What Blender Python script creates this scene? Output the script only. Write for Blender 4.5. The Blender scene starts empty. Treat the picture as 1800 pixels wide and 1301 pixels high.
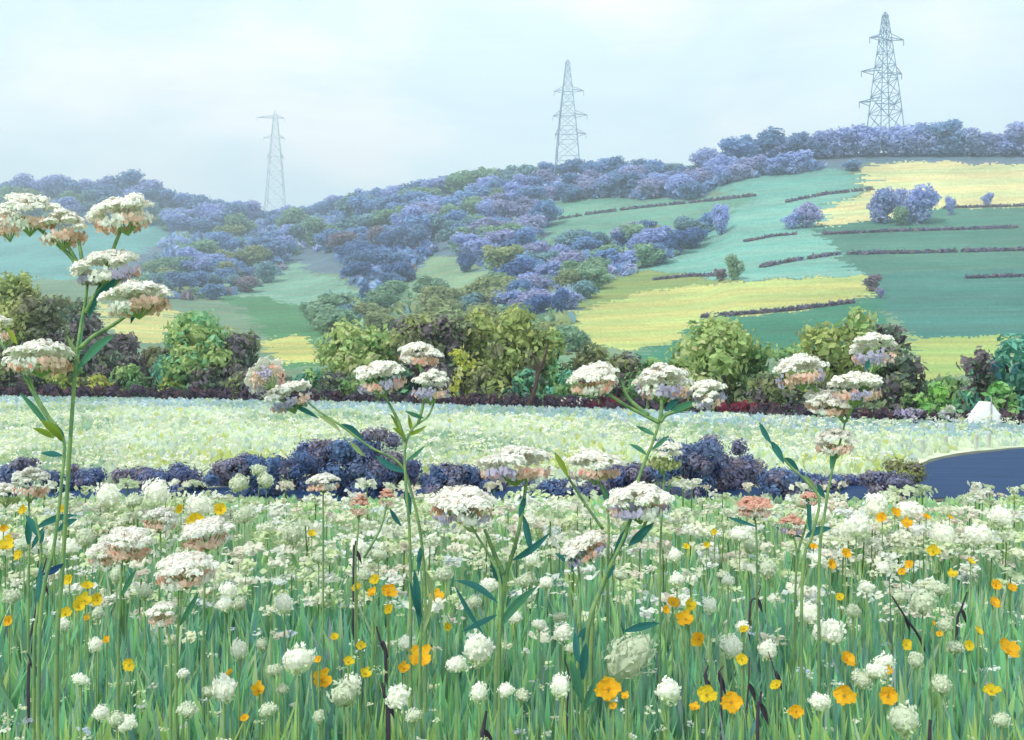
import bpy, math, random
import numpy as np
from mathutils import Vector, Euler
R = math.radians
random.seed(7)
rng = np.random.default_rng(11)
sc = bpy.context.scene
col = sc.collection

# ------------------------------------------------------------------ camera, world, sun, exposure
CAM_Z = 1.3
cd = bpy.data.cameras.new('camera'); cam = bpy.data.objects.new('camera', cd); col.objects.link(cam)
cam.location = (0, 0, CAM_Z); cam.rotation_euler = (R(90), 0, 0)
cd.sensor_width = 36; cd.lens = 35; cd.clip_start = 0.05; cd.clip_end = 20000
sc.camera = cam

SUN_EL, SUN_AZ = R(47), R(222)            # azimuth clockwise from +Y: the sun stands behind the left shoulder
w = bpy.data.worlds.new('World'); sc.world = w; w.use_nodes = True
nt = w.node_tree; nt.nodes.clear()
def N(t, **k):
    n = nt.nodes.new(t)
    for a, b in k.items(): setattr(n, a, b)
    return n
out = N('ShaderNodeOutputWorld')
sky = N('ShaderNodeTexSky', sky_type='NISHITA', sun_disc=False, sun_elevation=SUN_EL, sun_rotation=SUN_AZ)
b1 = N('ShaderNodeBackground'); b1.inputs[1].default_value = 0.12
nt.links.new(sky.outputs[0], b1.inputs[0])
b2 = N('ShaderNodeBackground'); b2.inputs[0].default_value = (0.80, 0.94, 1.0, 1); b2.inputs[1].default_value = 1.08
tc = N('ShaderNodeTexCoord')
mp = N('ShaderNodeMapping'); mp.inputs['Scale'].default_value = (1.6, 1.6, 4.2)
no = N('ShaderNodeTexNoise'); no.inputs['Scale'].default_value = 2.1; no.inputs['Detail'].default_value = 9; no.inputs['Roughness'].default_value = 0.55
no.inputs['Distortion'].default_value = 0.6
mr = N('ShaderNodeMapRange'); mr.inputs[1].default_value = 0.36; mr.inputs[2].default_value = 0.62; mr.inputs[3].default_value = 0.82; mr.inputs[4].default_value = 0.99
# long brush-like streaks of thin cirrus
mp2 = N('ShaderNodeMapping'); mp2.inputs['Scale'].default_value = (3, 3, 60); mp2.inputs['Rotation'].default_value = (0, R(8), 0)
no2 = N('ShaderNodeTexNoise'); no2.inputs['Scale'].default_value = 2.2; no2.inputs['Detail'].default_value = 6; no2.inputs['Distortion'].default_value = 0.8
mr2 = N('ShaderNodeMapRange'); mr2.inputs[1].default_value = 0.3; mr2.inputs[2].default_value = 0.7; mr2.inputs[3].default_value = -0.025; mr2.inputs[4].default_value = 0.025
ad = N('ShaderNodeMath', operation='ADD', use_clamp=True)
mx = N('ShaderNodeMixShader')
no3 = N('ShaderNodeTexNoise'); no3.inputs['Scale'].default_value = 1.7; no3.inputs['Detail'].default_value = 7; no3.inputs['Roughness'].default_value = 0.5
mr3 = N('ShaderNodeMapRange'); mr3.inputs[1].default_value = 0.48; mr3.inputs[2].default_value = 0.64
mp3 = N('ShaderNodeMapping'); mp3.inputs['Scale'].default_value = (2.4, 2.4, 4.5); mp3.inputs['Location'].default_value = (3.1, .4, 1.2)
cm = N('ShaderNodeMix', data_type='RGBA'); cm.inputs[6].default_value = (0.77, 0.93, 0.98, 1); cm.inputs[7].default_value = (0.99, 1.0, 0.99, 1)
nt.links.new(tc.outputs['Generated'], mp3.inputs[0]); nt.links.new(mp3.outputs[0], no3.inputs['Vector']); nt.links.new(no3.outputs['Fac'], mr3.inputs[0])
nt.links.new(mr3.outputs[0], cm.inputs[0]); nt.links.new(cm.outputs[2], b2.inputs[0])
L = nt.links.new
L(tc.outputs['Generated'], mp.inputs[0]); L(mp.outputs[0], no.inputs['Vector']); L(no.outputs['Fac'], mr.inputs[0])
L(tc.outputs['Generated'], mp2.inputs[0]); L(mp2.outputs[0], no2.inputs['Vector']); L(no2.outputs['Fac'], mr2.inputs[0])
L(mr.outputs[0], ad.inputs[0]); L(mr2.outputs[0], ad.inputs[1]); L(ad.outputs[0], mx.inputs[0])
L(b1.outputs[0], mx.inputs[1]); L(b2.outputs[0], mx.inputs[2]); L(mx.outputs[0], out.inputs[0])

sd = bpy.data.lights.new('sun', 'SUN'); so = bpy.data.objects.new('sun', sd); col.objects.link(so)
sd.energy = 2.3; sd.angle = R(3); sd.color = (1.0, 0.97, 0.92)
sdir = Vector((math.sin(SUN_AZ) * math.cos(SUN_EL), math.cos(SUN_AZ) * math.cos(SUN_EL), math.sin(SUN_EL)))
so.rotation_euler = sdir.to_track_quat('Z', 'Y').to_euler(); so.location = (-30, -20, 40)
sc.view_settings.view_transform = 'Standard'; sc.view_settings.look = 'None'
sc.view_settings.exposure = 0.47; sc.view_settings.gamma = 1.0
sc.cycles.max_bounces = 8; sc.cycles.diffuse_bounces = 6; sc.cycles.transparent_max_bounces = 4; sc.cycles.volume_bounces = 0

# ------------------------------------------------------------------ helpers
def lin(c):
    return tuple(((v/255)/12.92 if v/255 <= .04045 else ((v/255+.055)/1.055)**2.4) for v in c)
def S(r, g, b, k=1.0):
    return np.array(lin((r, g, b))) * k
def P(px, py, d):
    "a point of the place: bearing and height angle given on the 1800 x 1301 plan, distance d in metres"
    return Vector(((px-900)/1750*d, d, CAM_Z+(650-py)/1750*d))
def tag(o, label=None, cat=None, group=None, kind=None):
    if label: o['label'] = label
    if cat: o['category'] = cat
    if group: o['group'] = group
    if kind: o['kind'] = kind
    return o

def material(name, rough=0.7, transl=0.0, spec=0.25, noise=0.0, nscale=30, metal=0.0, bump=0.0, stretch=None):
    m = bpy.data.materials.new(name); m.use_nodes = True
    t = m.node_tree; t.nodes.clear()
    o = t.nodes.new('ShaderNodeOutputMaterial'); p = t.nodes.new('ShaderNodeBsdfPrincipled')
    a = t.nodes.new('ShaderNodeAttribute'); a.attribute_name = 'Col'
    oi = t.nodes.new('ShaderNodeObjectInfo')
    mul = t.nodes.new('ShaderNodeMix'); mul.data_type = 'RGBA'; mul.blend_type = 'MULTIPLY'; mul.inputs[0].default_value = 1
    t.links.new(a.outputs['Color'], mul.inputs[6]); t.links.new(oi.outputs['Color'], mul.inputs[7])
    c = mul.outputs[2]
    if noise or bump:
        g = t.nodes.new('ShaderNodeTexCoord'); n = t.nodes.new('ShaderNodeTexNoise')
        n.inputs['Scale'].default_value = nscale; n.inputs['Detail'].default_value = 5
        src = g.outputs['Object']
        if stretch:
            mpn = t.nodes.new('ShaderNodeMapping'); mpn.inputs['Scale'].default_value = stretch
            t.links.new(src, mpn.inputs[0]); src = mpn.outputs[0]
        t.links.new(src, n.inputs['Vector'])
        r = t.nodes.new('ShaderNodeMapRange'); r.inputs[1].default_value = .3; r.inputs[2].default_value = .7
        r.inputs[3].default_value = 1-noise; r.inputs[4].default_value = 1+noise
        t.links.new(n.outputs['Fac'], r.inputs[0])
        v = t.nodes.new('ShaderNodeVectorMath'); v.operation = 'SCALE'
        t.links.new(c, v.inputs[0]); t.links.new(r.outputs[0], v.inputs['Scale']); c = v.outputs[0]
        if bump:
            bp = t.nodes.new('ShaderNodeBump'); bp.inputs['Strength'].default_value = bump; bp.inputs['Distance'].default_value = .05
            t.links.new(n.outputs['Fac'], bp.inputs['Height']); t.links.new(bp.outputs[0], p.inputs['Normal'])
    t.links.new(c, p.inputs['Base Color'])
    p.inputs['Roughness'].default_value = rough; p.inputs['Specular IOR Level'].default_value = spec; p.inputs['Metallic'].default_value = metal
    if transl:
        tr = t.nodes.new('ShaderNodeBsdfTranslucent'); mxs = t.nodes.new('ShaderNodeMixShader'); mxs.inputs[0].default_value = transl
        t.links.new(c, tr.inputs[0]); t.links.new(p.outputs[0], mxs.inputs[1]); t.links.new(tr.outputs[0], mxs.inputs[2]); t.links.new(mxs.outputs[0], o.inputs[0])
    else:
        t.links.new(p.outputs[0], o.inputs[0])
    return m
M_LEAF = material('foliage', .85, .4, .05, noise=.12, nscale=9)
M_GRASS = material('grass_blades', .8, .5, .05)
M_PETAL = material('petals', .8, .35, .1, noise=.06, nscale=60)
M_BARK = material('bark', .85, 0, .1, noise=.3, nscale=12)
M_STEM = material('plant_stem', .65, 0, .2, noise=.22, nscale=35, stretch=(1, 1, .3))
M_FIELD = material('field_ground', .95, 0, .05, noise=.15, nscale=.22, stretch=(.35, 1, 4))
M_GROUND = material('meadow_ground', .95, 0, .05, noise=.3, nscale=2.2)
M_STEEL = material('weathered_steel', .6, 0, .3, noise=.35, nscale=.6)
M_WATER = material('stream_water', .5, 0, .03, noise=.18, nscale=1.2, bump=.3, stretch=(.5, 3, 1))
M_CLOTH = material('canvas', .9, .1, .1, noise=.05, nscale=2)
M_PAINT = material('painted_wood', .7, 0, .2, noise=.15, nscale=8)

def mesh_raw(name, V, F, C, smooth=False):
    "V (n,3); F (m,3 or 4) array of one size or list of arrays; C per-face colour (m,3)"
    if not isinstance(F, list): F, C = [F], [C]
    me = bpy.data.meshes.new(name)
    V = np.asarray(V, dtype=np.float32)
    me.vertices.add(len(V)); me.vertices.foreach_set('co', V.ravel())
    idx, starts, tot, cols = [], [], [], []
    s = 0
    for f, c in zip(F, C):
        f = np.asarray(f, dtype=np.int32)
        if not len(f): continue
        k = f.shape[1]
        idx.append(f.ravel()); starts.append(s+np.arange(len(f))*k); tot.append(np.full(len(f), k)); s += f.size
        cols.append(np.repeat(np.asarray(c, dtype=np.float32), k, axis=0))
    idx = np.concatenate(idx); starts = np.concatenate(starts); tot = np.concatenate(tot); cols = np.concatenate(cols)
    me.loops.add(len(idx)); me.loops.foreach_set('vertex_index', idx.astype(np.int32))
    me.polygons.add(len(starts)); me.polygons.foreach_set('loop_start', starts.astype(np.int32))
    try: me.polygons.foreach_set('loop_total', tot.astype(np.int32))
    except Exception: pass
    me.polygons.foreach_set('use_smooth', np.full(len(starts), smooth))
    at = me.color_attributes.new('Col', 'FLOAT_COLOR', 'CORNER')
    rgba = np.ones((len(idx), 4), dtype=np.float32); rgba[:, :3] = cols
    at.data.foreach_set('color', rgba.ravel())
    me.update(calc_edges=True); me.validate()
    return me
def link(name, me, mat, parent=None, loc=(0, 0, 0)):
    o = bpy.data.objects.new(name, me); col.objects.link(o)
    if mat and not me.materials: me.materials.append(mat)
    o.location = loc
    if parent: o.parent = parent
    return o
def empty(name, loc, rz=0):
    o = bpy.data.objects.new(name, None); col.objects.link(o); o.location = loc; o.rotation_euler = (0, 0, rz)
    o.empty_display_size = .1
    return o

class MB:
    "collects faces of any size with a colour each"
    def __init__(s): s.v = []; s.q = []; s.t = []; s.qc = []; s.tc = []; s.n = 0
    def add(s, V, F, c):
        V = np.asarray(V, float); F = np.asarray(F, int); s.v.append(V)
        c = np.asarray(c, float)
        if c.ndim == 1: c = np.tile(c, (len(F), 1))
        (s.q if F.shape[1] == 4 else s.t).append(F+s.n); (s.qc if F.shape[1] == 4 else s.tc).append(c)
        s.n += len(V)
    def mesh(s, name, smooth=False):
        F, C = [], []
        if s.q: F.append(np.concatenate(s.q)); C.append(np.concatenate(s.qc))
        if s.t: F.append(np.concatenate(s.t)); C.append(np.concatenate(s.tc))
        return mesh_raw(name, np.concatenate(s.v), F, C, smooth)
    def build(s, name, mat, parent=None, loc=(0, 0, 0), smooth=False):
        return link(name, s.mesh(name, smooth), mat, parent, loc)
    def tube(s, pts, r0, r1, c, seg=6, c2=None):
        pts = [Vector(p) for p in pts]; n = len(pts); V = []
        up = Vector((.3, -1, .1)).normalized()
        for i, p in enumerate(pts):
            d = (pts[min(i+1, n-1)]-pts[max(i-1, 0)])
            if d.length < 1e-9: d = Vector((0, 0, 1))
            d.normalize(); a = d.cross(up)
            if a.length < 1e-4: a = d.cross(Vector((1, 0, 0)))
            a.normalize(); b = d.cross(a); r = r0+(r1-r0)*i/(n-1)
            for k in range(seg):
                t = 2*math.pi*k/seg; V.append(p+(a*math.cos(t)+b*math.sin(t))*r)
        F = [(i*seg+k, i*seg+(k+1) % seg, (i+1)*seg+(k+1) % seg, (i+1)*seg+k) for i in range(n-1) for k in range(seg)]
        V.append(pts[-1]); e = len(V)-1
        T = [((n-1)*seg+k, (n-1)*seg+(k+1) % seg, e) for k in range(seg)]
        cc = np.tile(np.asarray(c, float), (len(F), 1))
        if c2 is not None:
            for i in range(n-1):
                f = .5+.5*math.sin(i*1.7+pts[0].x*9)
                for k in range(seg): cc[i*seg+k] = np.asarray(c)*(1-f*.45)+np.asarray(c2)*f*.45
        Vn = np.array([tuple(v) for v in V]); base = s.n
        s.v.append(Vn); s.q.append(np.array(F)+base); s.qc.append(cc); s.t.append(np.array(T)+base); s.tc.append(np.tile(cc[-1], (len(T), 1))); s.n += len(Vn)
    def bar(s, a, b, r, c): s.tube([a, b], r, r, c, 4)
    def box(s, x0, x1, y0, y1, z0, z1, c):
        V = [(x, y, z) for x in (x0, x1) for y in (y0, y1) for z in (z0, z1)]
        s.add(V, [(0, 1, 3, 2), (4, 6, 7, 5), (0, 4, 5, 1), (2, 3, 7, 6), (0, 2, 6, 4), (1, 5, 7, 3)], c)

def smooth_path(pts, k=5):
    "Catmull-Rom through the points"
    p = [Vector(a) for a in pts]; p = [p[0]*2-p[1]]+p+[p[-1]*2-p[-2]]; o = []
    for i in range(1, len(p)-2):
        for j in range(k):
            t = j/k; a, b, c, d = p[i-1:i+3]
            o.append(.5*((2*b)+(c-a)*t+(2*a-5*b+4*c-d)*t*t+(3*b-a-3*c+d)*t**3))
    o.append(p[-2]); return o

def leaf_cloud(lobes, per, size, pal, g, jit=.45, aspect=1.5, core=True):
    """lobes: list (x,y,z,r, colour index); per = leaves per unit-radius lobe; leaves lie roughly on each lobe's skin.
    returns V,F,C for quads shaped like leaves (rhombus)"""
    Vs, Cs = [], []
    pal = np.asarray(pal)
    for (x, y, z, r, ci) in lobes:
        n = max(8, int(per*r*r))
        u = g.normal(size=(n, 3)); u /= np.linalg.norm(u, axis=1)[:, None]
        rr = r*(1+g.normal(size=n)*.13)
        c0 = np.stack([x+u[:, 0]*rr, y+u[:, 1]*rr, z+u[:, 2]*rr*.85], 1)
        nrm = u+g.normal(size=(n, 3))*jit; nrm /= np.linalg.norm(nrm, axis=1)[:, None]
        a = np.cross(nrm, g.normal(size=(n, 3))); a /= np.linalg.norm(a, axis=1)[:, None]
        b = np.cross(nrm, a)
        sz = (size*(.55+g.random(n)*.9))[:, None]
        quad = np.stack([c0-a*sz*aspect*.5, c0-b*sz*.42+a*sz*.08, c0+a*sz*aspect*.5, c0+b*sz*.42+a*sz*.08], 1)
        Vs.append(quad.reshape(-1, 3))
        base = pal[ci % len(pal)]
        cc = base[None]*(1+g.normal(size=(n, 1))*.16)
        alt = g.random(n) < .16
        cc[alt] = pal[g.integers(0, len(pal), alt.sum())]
        Cs.append(np.clip(cc, .005, .9))
        if core:   # a few big leaves inside stop every lobe from being see-through
            m = max(4, n//9)
            u = g.normal(size=(m, 3)); u /= np.linalg.norm(u, axis=1)[:, None]
            c0 = np.array([x, y, z])+u*r*.55*np.array([1, 1, .85])
            a = np.cross(u, g.normal(size=(m, 3))); a /= np.linalg.norm(a, axis=1)[:, None]; b = np.cross(u, a); q = r*.5
            quad = np.stack([c0-a*q, c0-b*q, c0+a*q, c0+b*q], 1); Vs.append(quad.reshape(-1, 3))
            Cs.append(np.tile(base*.85, (m, 1)))
    V = np.concatenate(Vs); F = np.arange(len(V)).reshape(-1, 4)
    return V, F, np.concatenate(Cs)

# ------------------------------------------------------------------ the lie of the land
def interp(x, pts):
    xs, ys = zip(*pts); return float(np.interp(x, xs, ys))
SKY = [(-900, 350), (-100, 350), (0, 352), (100, 340), (220, 345), (330, 372), (450, 385), (540, 384), (640, 362), (750, 342), (900, 318), (1000, 305), (1130, 310), (1240, 308), (1290, 285), (1400, 276), (1520, 268), (1640, 268), (1800, 268), (2700, 290)]
DIST = [(-900, 720), (0, 700), (480, 640), (950, 500), (1300, 420), (1800, 390), (2700, 400)]
Y0, D0 = 680.0, 76.0
def ysky(px): return interp(px, SKY)
def dist_ridge(px): return interp(px, DIST)
def hill(px, py):
    "point of the hillside seen at bearing px, height angle py"
    ys = ysky(px); t = min(1.0, max(0.0, (Y0-py)/(Y0-ys)))
    d = D0+(dist_ridge(px)-D0)*t**1.15
    return P(px, Y0+(ys-Y0)*t, d)
def ground_z(x, y): return 0.0

def inpoly(x, y, poly):
    c = False; j = len(poly)-1
    for i in range(len(poly)):
        xi, yi = poly[i]; xj, yj = poly[j]
        if (yi > y) != (yj > y) and x < (xj-xi)*(y-yi)/(yj-yi)+xi: c = not c
        j = i
    return c
K = .72      # hillside albedo per painted value (sunlit slopes gather about 1.6)
WOODLAND = [
 [(-900, 345), (-100, 345), (0, 345), (200, 340), (330, 365), (440, 380), (540, 378), (640, 355), (750, 336), (900, 310), (1130, 300), (1240, 300), (1290, 275), (1500, 262), (2700, 262), (2700, 284), (1535, 286), (1500, 296), (1310, 300), (1250, 330), (1230, 345), (965, 350), (955, 420), (1080, 440), (1180, 436), (1130, 470), (1050, 500), (1000, 545), (930, 560), (880, 545), (872, 490), (820, 446), (760, 450), (700, 500), (640, 505), (600, 480), (560, 480), (500, 455), (430, 500), (300, 515), (230, 500), (180, 470), (310, 420), (290, 392), (0, 392), (-600, 395)]]
FIELDS = [
 ('woodland_floor', '', S(116, 140, 156, .75), WOODLAND[0]),
 ('yellow_field', 'pale yellow crop field below the ridge trees at the right', S(236,230,156,K), [(1440,400),(1452,366),(1530,335),(1515,310),(1535,286),(2700,285),(2700,362),(1800,362),(1650,366),(1560,385)]),
 ('teal_field', 'pale turquoise pasture climbing to the ridge right of centre', S(132,196,176,K), [(1240,400),(1330,345),(1525,332),(1452,366),(1440,400),(1480,455),(1525,482),(1300,492),(1130,474),(1180,440)]),
 ('upper_field', 'blue green pasture just under the ridge wood', S(118,184,166,K), [(1290,345),(1250,330),(1310,300),(1500,296),(1520,330),(1340,345)]),
 ('dark_green_field', 'deep green field at the right below the yellow one', S(92,148,126,K), [(1440,398),(1560,384),(1650,366),(2700,362),(2700,470),(1800,470),(1520,482),(1478,452)]),
 ('deep_teal_field', 'dark teal field at the right above the hedge trees', S(80,142,128,K), [(1520,482),(1800,470),(2700,470),(2700,590),(1600,590),(1552,540)]),
 ('middle_pasture', 'mid green pasture left of the turquoise one', S(122,178,150,K), [(955,420),(965,350),(1250,345),(1330,345),(1240,400),(1180,440),(1080,440)]),
 ('yellow_green_field', 'long yellow green hay field above the hedge trees right of centre', S(208,212,118,K), [(985,600),(1005,548),(1110,520),(1200,500),(1320,494),(1528,482),(1548,520),(1400,545),(1250,556),(1180,600),(1120,618),(1040,605)]),
 ('green_strip', 'narrow emerald strip under the yellow green hay field', S(74,146,114,K), [(1120,620),(1180,602),(1250,557),(1400,547),(1548,522),(1560,600),(1300,640),(1100,640)]),
 ('olive_pasture', 'olive green slope left of the yellow green field', S(158,178,96,K), [(1010,545),(1000,520),(1130,476),(1300,493),(1200,500),(1110,520)]),
 ('light_green_field', 'light green field behind the hedge at the far right', S(182,200,108,K), [(1595,580),(1790,572),(1770,605),(1740,650),(1600,668)]),
 ('left_teal_field', 'turquoise field on the left behind the tall flower', S(118,184,176,K), [(-600,398),(0,400),(290,392),(310,420),(180,470),(120,492),(-600,488)]),
 ('left_yellow_field', 'golden yellow field patch on the left above the hedge', S(220,214,124,K), [(158,525),(230,535),(300,545),(326,570),(330,604),(250,602),(195,580)]),
 ('emerald_field', 'rounded emerald field left of centre', S(92,152,98,K), [(385,515),(450,520),(540,540),(600,555),(575,640),(500,645),(440,560)]),
 ('small_yellow_field', 'small yellow patch between hedge trees left of centre', S(214,212,112,K), [(462,600),(510,590),(556,606),(570,634),(500,636),(470,622)]),
 ('pale_slope', 'pale blue green slope left of centre', S(140,188,158,K), [(300,520),(430,500),(500,455),(560,480),(660,520),(600,555),(540,540),(450,520),(385,515)]),
 ('centre_meadow', 'grey green pasture in the middle of the valley side', S(152,184,140,K), [(690,500),(720,455),(820,448),(880,480),(870,535),(760,540),(700,525)]),
 ('wood_clearing', 'pale green clearing inside the blue wood', S(138,180,158,K), [(640,425),(650,402),(760,396),(800,420),(740,434)]),
]
def wob(x, y, s=1.0):
    return (math.sin(x*.031+y*.07)+math.sin(x*.083+1.3)+math.sin(y*.19+x*.013+2))*s
def build_hillside():
    row = np.random.default_rng(4).normal(size=400)*9
    pxs = list(range(-900, -50, 18))+list(range(-50, 1860, 4))+list(range(1860, 2701, 18))
    ts = np.linspace(0, 1, 190)
    extra = [1.06, 1.2, 1.5]
    V = []; info = []
    for px in pxs:
        ys = ysky(px); D = dist_ridge(px)
        for t in ts:
            py = Y0+(ys-Y0)*t; d = D0+(D-D0)*t**1.15
            p = P(px, py, d); V.append((p.x, p.y, p.z)); info.append((px, py))
        top = P(px, ys, D)
        for e in extra:
            V.append((top.x*e, top.y*e, top.z*(1.0-.06*(e-1)*6 if e < 1.5 else .72 if e < 2 else .5))); info.append((px, 0))
    n = len(ts)+len(extra); groups = {}
    for i in range(len(pxs)-1):
        for j in range(n-1):
            f = (i*n+j, (i+1)*n+j, (i+1)*n+j+1, i*n+j+1)
            x = (info[f[0]][0]+info[f[1]][0])/2; y = (info[f[0]][1]+info[f[3]][1])/2
            g = -1
            if j < len(ts)-1:
                xx, yy = x+wob(y*3, x, 2.6)+rng.normal()*2.5+row[j]+.5*row[(j*7+3) % 400], y+wob(x, y, 1.5)+rng.normal()*1.2
                for k, fl in sorted(enumerate(FIELDS), key=lambda e: e[1][0] != 'small_yellow_field'):
                    if inpoly(xx, yy, fl[3]): g = k; break
            groups.setdefault(g, []).append(f)
    V = np.array(V)
    for g, fs in groups.items():
        F = np.array(fs); used = np.unique(F); mp_ = np.zeros(len(V), int); mp_[used] = np.arange(len(used))
        base = S(132, 162, 126, K) if g < 0 else FIELDS[g][2]; base = base*.88+base.mean()*.14
        ctr = V[F].mean(1)
        v = .06*np.sin(ctr[:, 0]*.05+ctr[:, 1]*.11)+.05*np.sin(ctr[:, 0]*.13-ctr[:, 1]*.05)+rng.normal(size=len(F))*.05
        C = base[None]*(1+v[:, None]); C[:, 0] *= 1+.10*np.sin(ctr[:, 1]*.31+ctr[:, 0]*.02)
        me = mesh_raw('hillside' if g < 0 else FIELDS[g][0], V[used], mp_[F], C, True)
        o = link('hillside' if g < 0 else FIELDS[g][0], me, M_FIELD)
        tag(o, kind='structure')
build_hillside()

# the valley floor: one sheet from behind the camera to under the foot of the hill
def strip(name, x0, x1, y0, y1, nx, ny, colf, mat, z=0.0, kind='structure'):
    xs = np.linspace(x0, x1, nx); ys = np.linspace(y0, y1, ny)
    V = np.array([(x, y, z) for y in ys for x in xs])
    F = np.array([(j*nx+i, j*nx+i+1, (j+1)*nx+i+1, (j+1)*nx+i) for j in range(ny-1) for i in range(nx-1)])
    C = np.array([colf(*V[f].mean(0)[:2]) for f in F])
    return tag(link(name, mesh_raw(name, V, F, C), mat), kind=kind)
strip('valley_floor', -1150, 1150, -150, 1150, 40, 40, lambda x, y: S(110, 140, 90, K), M_GROUND, -.06)
def near_col(x, y): return S(120, 168, 116, 1.0)*(1+.2*math.sin(x*3+y*2))
strip('near_meadow', -14, 14, -4, 9.4, 50, 40, near_col, M_GROUND, 0.0)
def hedge_y(px): return interp(px, [(-600, 694), (0, 697), (300, 702), (600, 708), (900, 716), (1100, 722), (1300, 730), (1500, 740), (1800, 749), (2400, 756)])
def hedge_d(px): return CAM_Z*1750/(hedge_y(px)-650)
def far_meadow():
    pxs = list(range(-600, 2401, 30)); n = 30; V = []; 
    for px in pxs:
        D = hedge_d(px)+2
        for j in range(n+1):
            d = 9.4+(D-9.4)*(j/n)**1.3; V.append(((px-900)/1750*d, d, .004))
    F = [(i*(n+1)+j, (i+1)*(n+1)+j, (i+1)*(n+1)+j+1, i*(n+1)+j+1) for i in range(len(pxs)-1) for j in range(n)]
    V = np.array(V); F = np.array(F); C = []
    for f in F:
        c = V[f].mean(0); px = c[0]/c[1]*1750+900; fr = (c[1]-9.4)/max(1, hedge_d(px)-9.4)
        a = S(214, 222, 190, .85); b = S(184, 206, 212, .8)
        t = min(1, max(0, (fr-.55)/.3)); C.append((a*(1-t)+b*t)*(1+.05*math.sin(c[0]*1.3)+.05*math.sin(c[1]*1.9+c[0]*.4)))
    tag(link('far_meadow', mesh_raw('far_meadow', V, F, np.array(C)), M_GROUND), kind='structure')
far_meadow()
# stream with a brown bank, widening to the right
def ribbon(name, far, near, z, c, mat):
    pxs = np.linspace(-500, 2500, 150); V = []; 
    for px in pxs:
        for f in (near, far):
            d = CAM_Z*1750/(interp(px, f)-650)+.1*math.sin(px*.05); V.append(((px-900)/1750*d, d, z))
    F = np.array([(2*i, 2*i+2, 2*i+3, 2*i+1) for i in range(len(pxs)-1)])
    return tag(link(name, mesh_raw(name, np.array(V), F, np.tile(c, (len(F), 1))), mat), kind='structure')
ribbon('stream_bank', [(-500, 858), (1400, 857), (1550, 848), (1630, 809), (1710, 793), (1800, 787), (2500, 783)], [(-500, 885), (2500, 885)], .012, S(120, 124, 112, .7), M_GROUND)
ribbon('stream', [(-500, 862), (1450, 858), (1560, 850), (1640, 812), (1720, 797), (1800, 790), (2500, 786)], [(-500, 880), (2500, 880)], .018, S(56, 84, 128, .62), M_WATER)

# ------------------------------------------------------------------ far trees
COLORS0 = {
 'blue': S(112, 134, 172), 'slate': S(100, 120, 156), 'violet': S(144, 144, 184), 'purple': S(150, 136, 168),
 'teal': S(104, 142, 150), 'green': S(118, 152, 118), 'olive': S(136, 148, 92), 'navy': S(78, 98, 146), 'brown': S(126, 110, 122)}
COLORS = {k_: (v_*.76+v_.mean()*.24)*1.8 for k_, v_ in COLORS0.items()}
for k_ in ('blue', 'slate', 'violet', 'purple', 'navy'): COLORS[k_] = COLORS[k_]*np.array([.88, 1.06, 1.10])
def far_tree_mesh(seed):
    g = np.random.default_rng(seed); lobes = []
    for k in range(9):
        a = g.random()*6.28; r = g.random()**.5*.34; z = .35+g.random()*.5
        lobes.append((math.cos(a)*r, math.sin(a)*r, z, .17+g.random()*.1, k))
    lobes.append((0, 0, .52, .30, 0)); lobes.append((0.05, 0, .8, .17, 1)); lobes.append((0, 0, .25, .27, 1))
    pal = [np.array([.95]*3), np.array([1.12, 1.08, 1.0]), np.array([.8, .84, .9]), np.array([1.0, .93, 1.06])]
    V, F, C = leaf_cloud(lobes, 1900, .08, pal, g, .5, 1.6)
    return mesh_raw('crown', V, F, C)
FT = [far_tree_mesh(i) for i in range(7)]
for m in FT: m.materials.append(M_LEAF)
tm = MB(); tm.tube([(0, 0, -.12), (.01, 0, .2), (0, .01, .5)], .035, .015, S(90, 84, 100, .7), 5)
for a in (0, 2.1, 4.2): tm.tube([(0, 0, .25), (math.cos(a)*.15, math.sin(a)*.15, .5)], .014, .006, S(90, 84, 100, .7), 4)
TRUNK = tm.mesh('trunk'); TRUNK.materials.append(M_BARK)
def far_tree(px, py, hpx, cname, label, group, wide=1.0, name='distant_tree', rnd=random):
    b = hill(px, py); s = hpx/1750*b.y
    t = empty(name, b, rnd.random()*6.28); t.scale = (s*wide, s*wide, s)
    c = link('crown', rnd.choice(FT), None, t); link('trunk', TRUNK, None, t)
    cc = COLORS[cname]*(.9+.2*rnd.random()); c.color = (*cc, 1)
    return tag(t, label, 'tree', group)
# ridge line trees
RIDGE = [(-120, -10, 30, ['violet', 'blue']), (-10, 330, 30, ['blue', 'violet', 'slate']), (330, 445, 24, ['blue', 'blue', 'violet']),
         (445, 560, 20, ['teal', 'violet', 'blue']), (560, 930, 22, ['blue', 'violet', 'blue']), (930, 1250, 22, ['slate', 'teal', 'blue']),
         (1250, 1530, 34, ['blue', 'slate', 'violet']), (1530, 1900, 36, ['violet', 'blue', 'violet'])]
RN = ['past the left end of the ridge', 'on the ridge above the tall left flower', 'on the dip of the ridge left of the faint pylon', 'on the low saddle of the ridge around the faint pylon',
      'on the rising ridge between the faint and the middle pylon', 'on the ridge from the middle pylon to the step in the skyline', 'on the raised ridge left of the right pylon', 'on the ridge around and right of the right pylon']
WORDS = {'blue': 'hazy blue', 'slate': 'slate blue', 'violet': 'soft violet', 'purple': 'dusky purple', 'teal': 'blue green', 'green': 'grey green', 'olive': 'olive green', 'navy': 'deep navy blue', 'brown': 'brownish purple'}
for (a, b, h, cs), zn in zip(RIDGE, RN):
    x = a
    while x < b:
        cn = random.choice(cs); hh = h*(.8+.5*random.random())
        lab = f'{WORDS[cn]} tree {zn}'
        far_tree(x, ysky(x)+6, hh*1.3, cn, lab, lab, 1.35)
        x += h*.95*(.7+.5*random.random())
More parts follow.
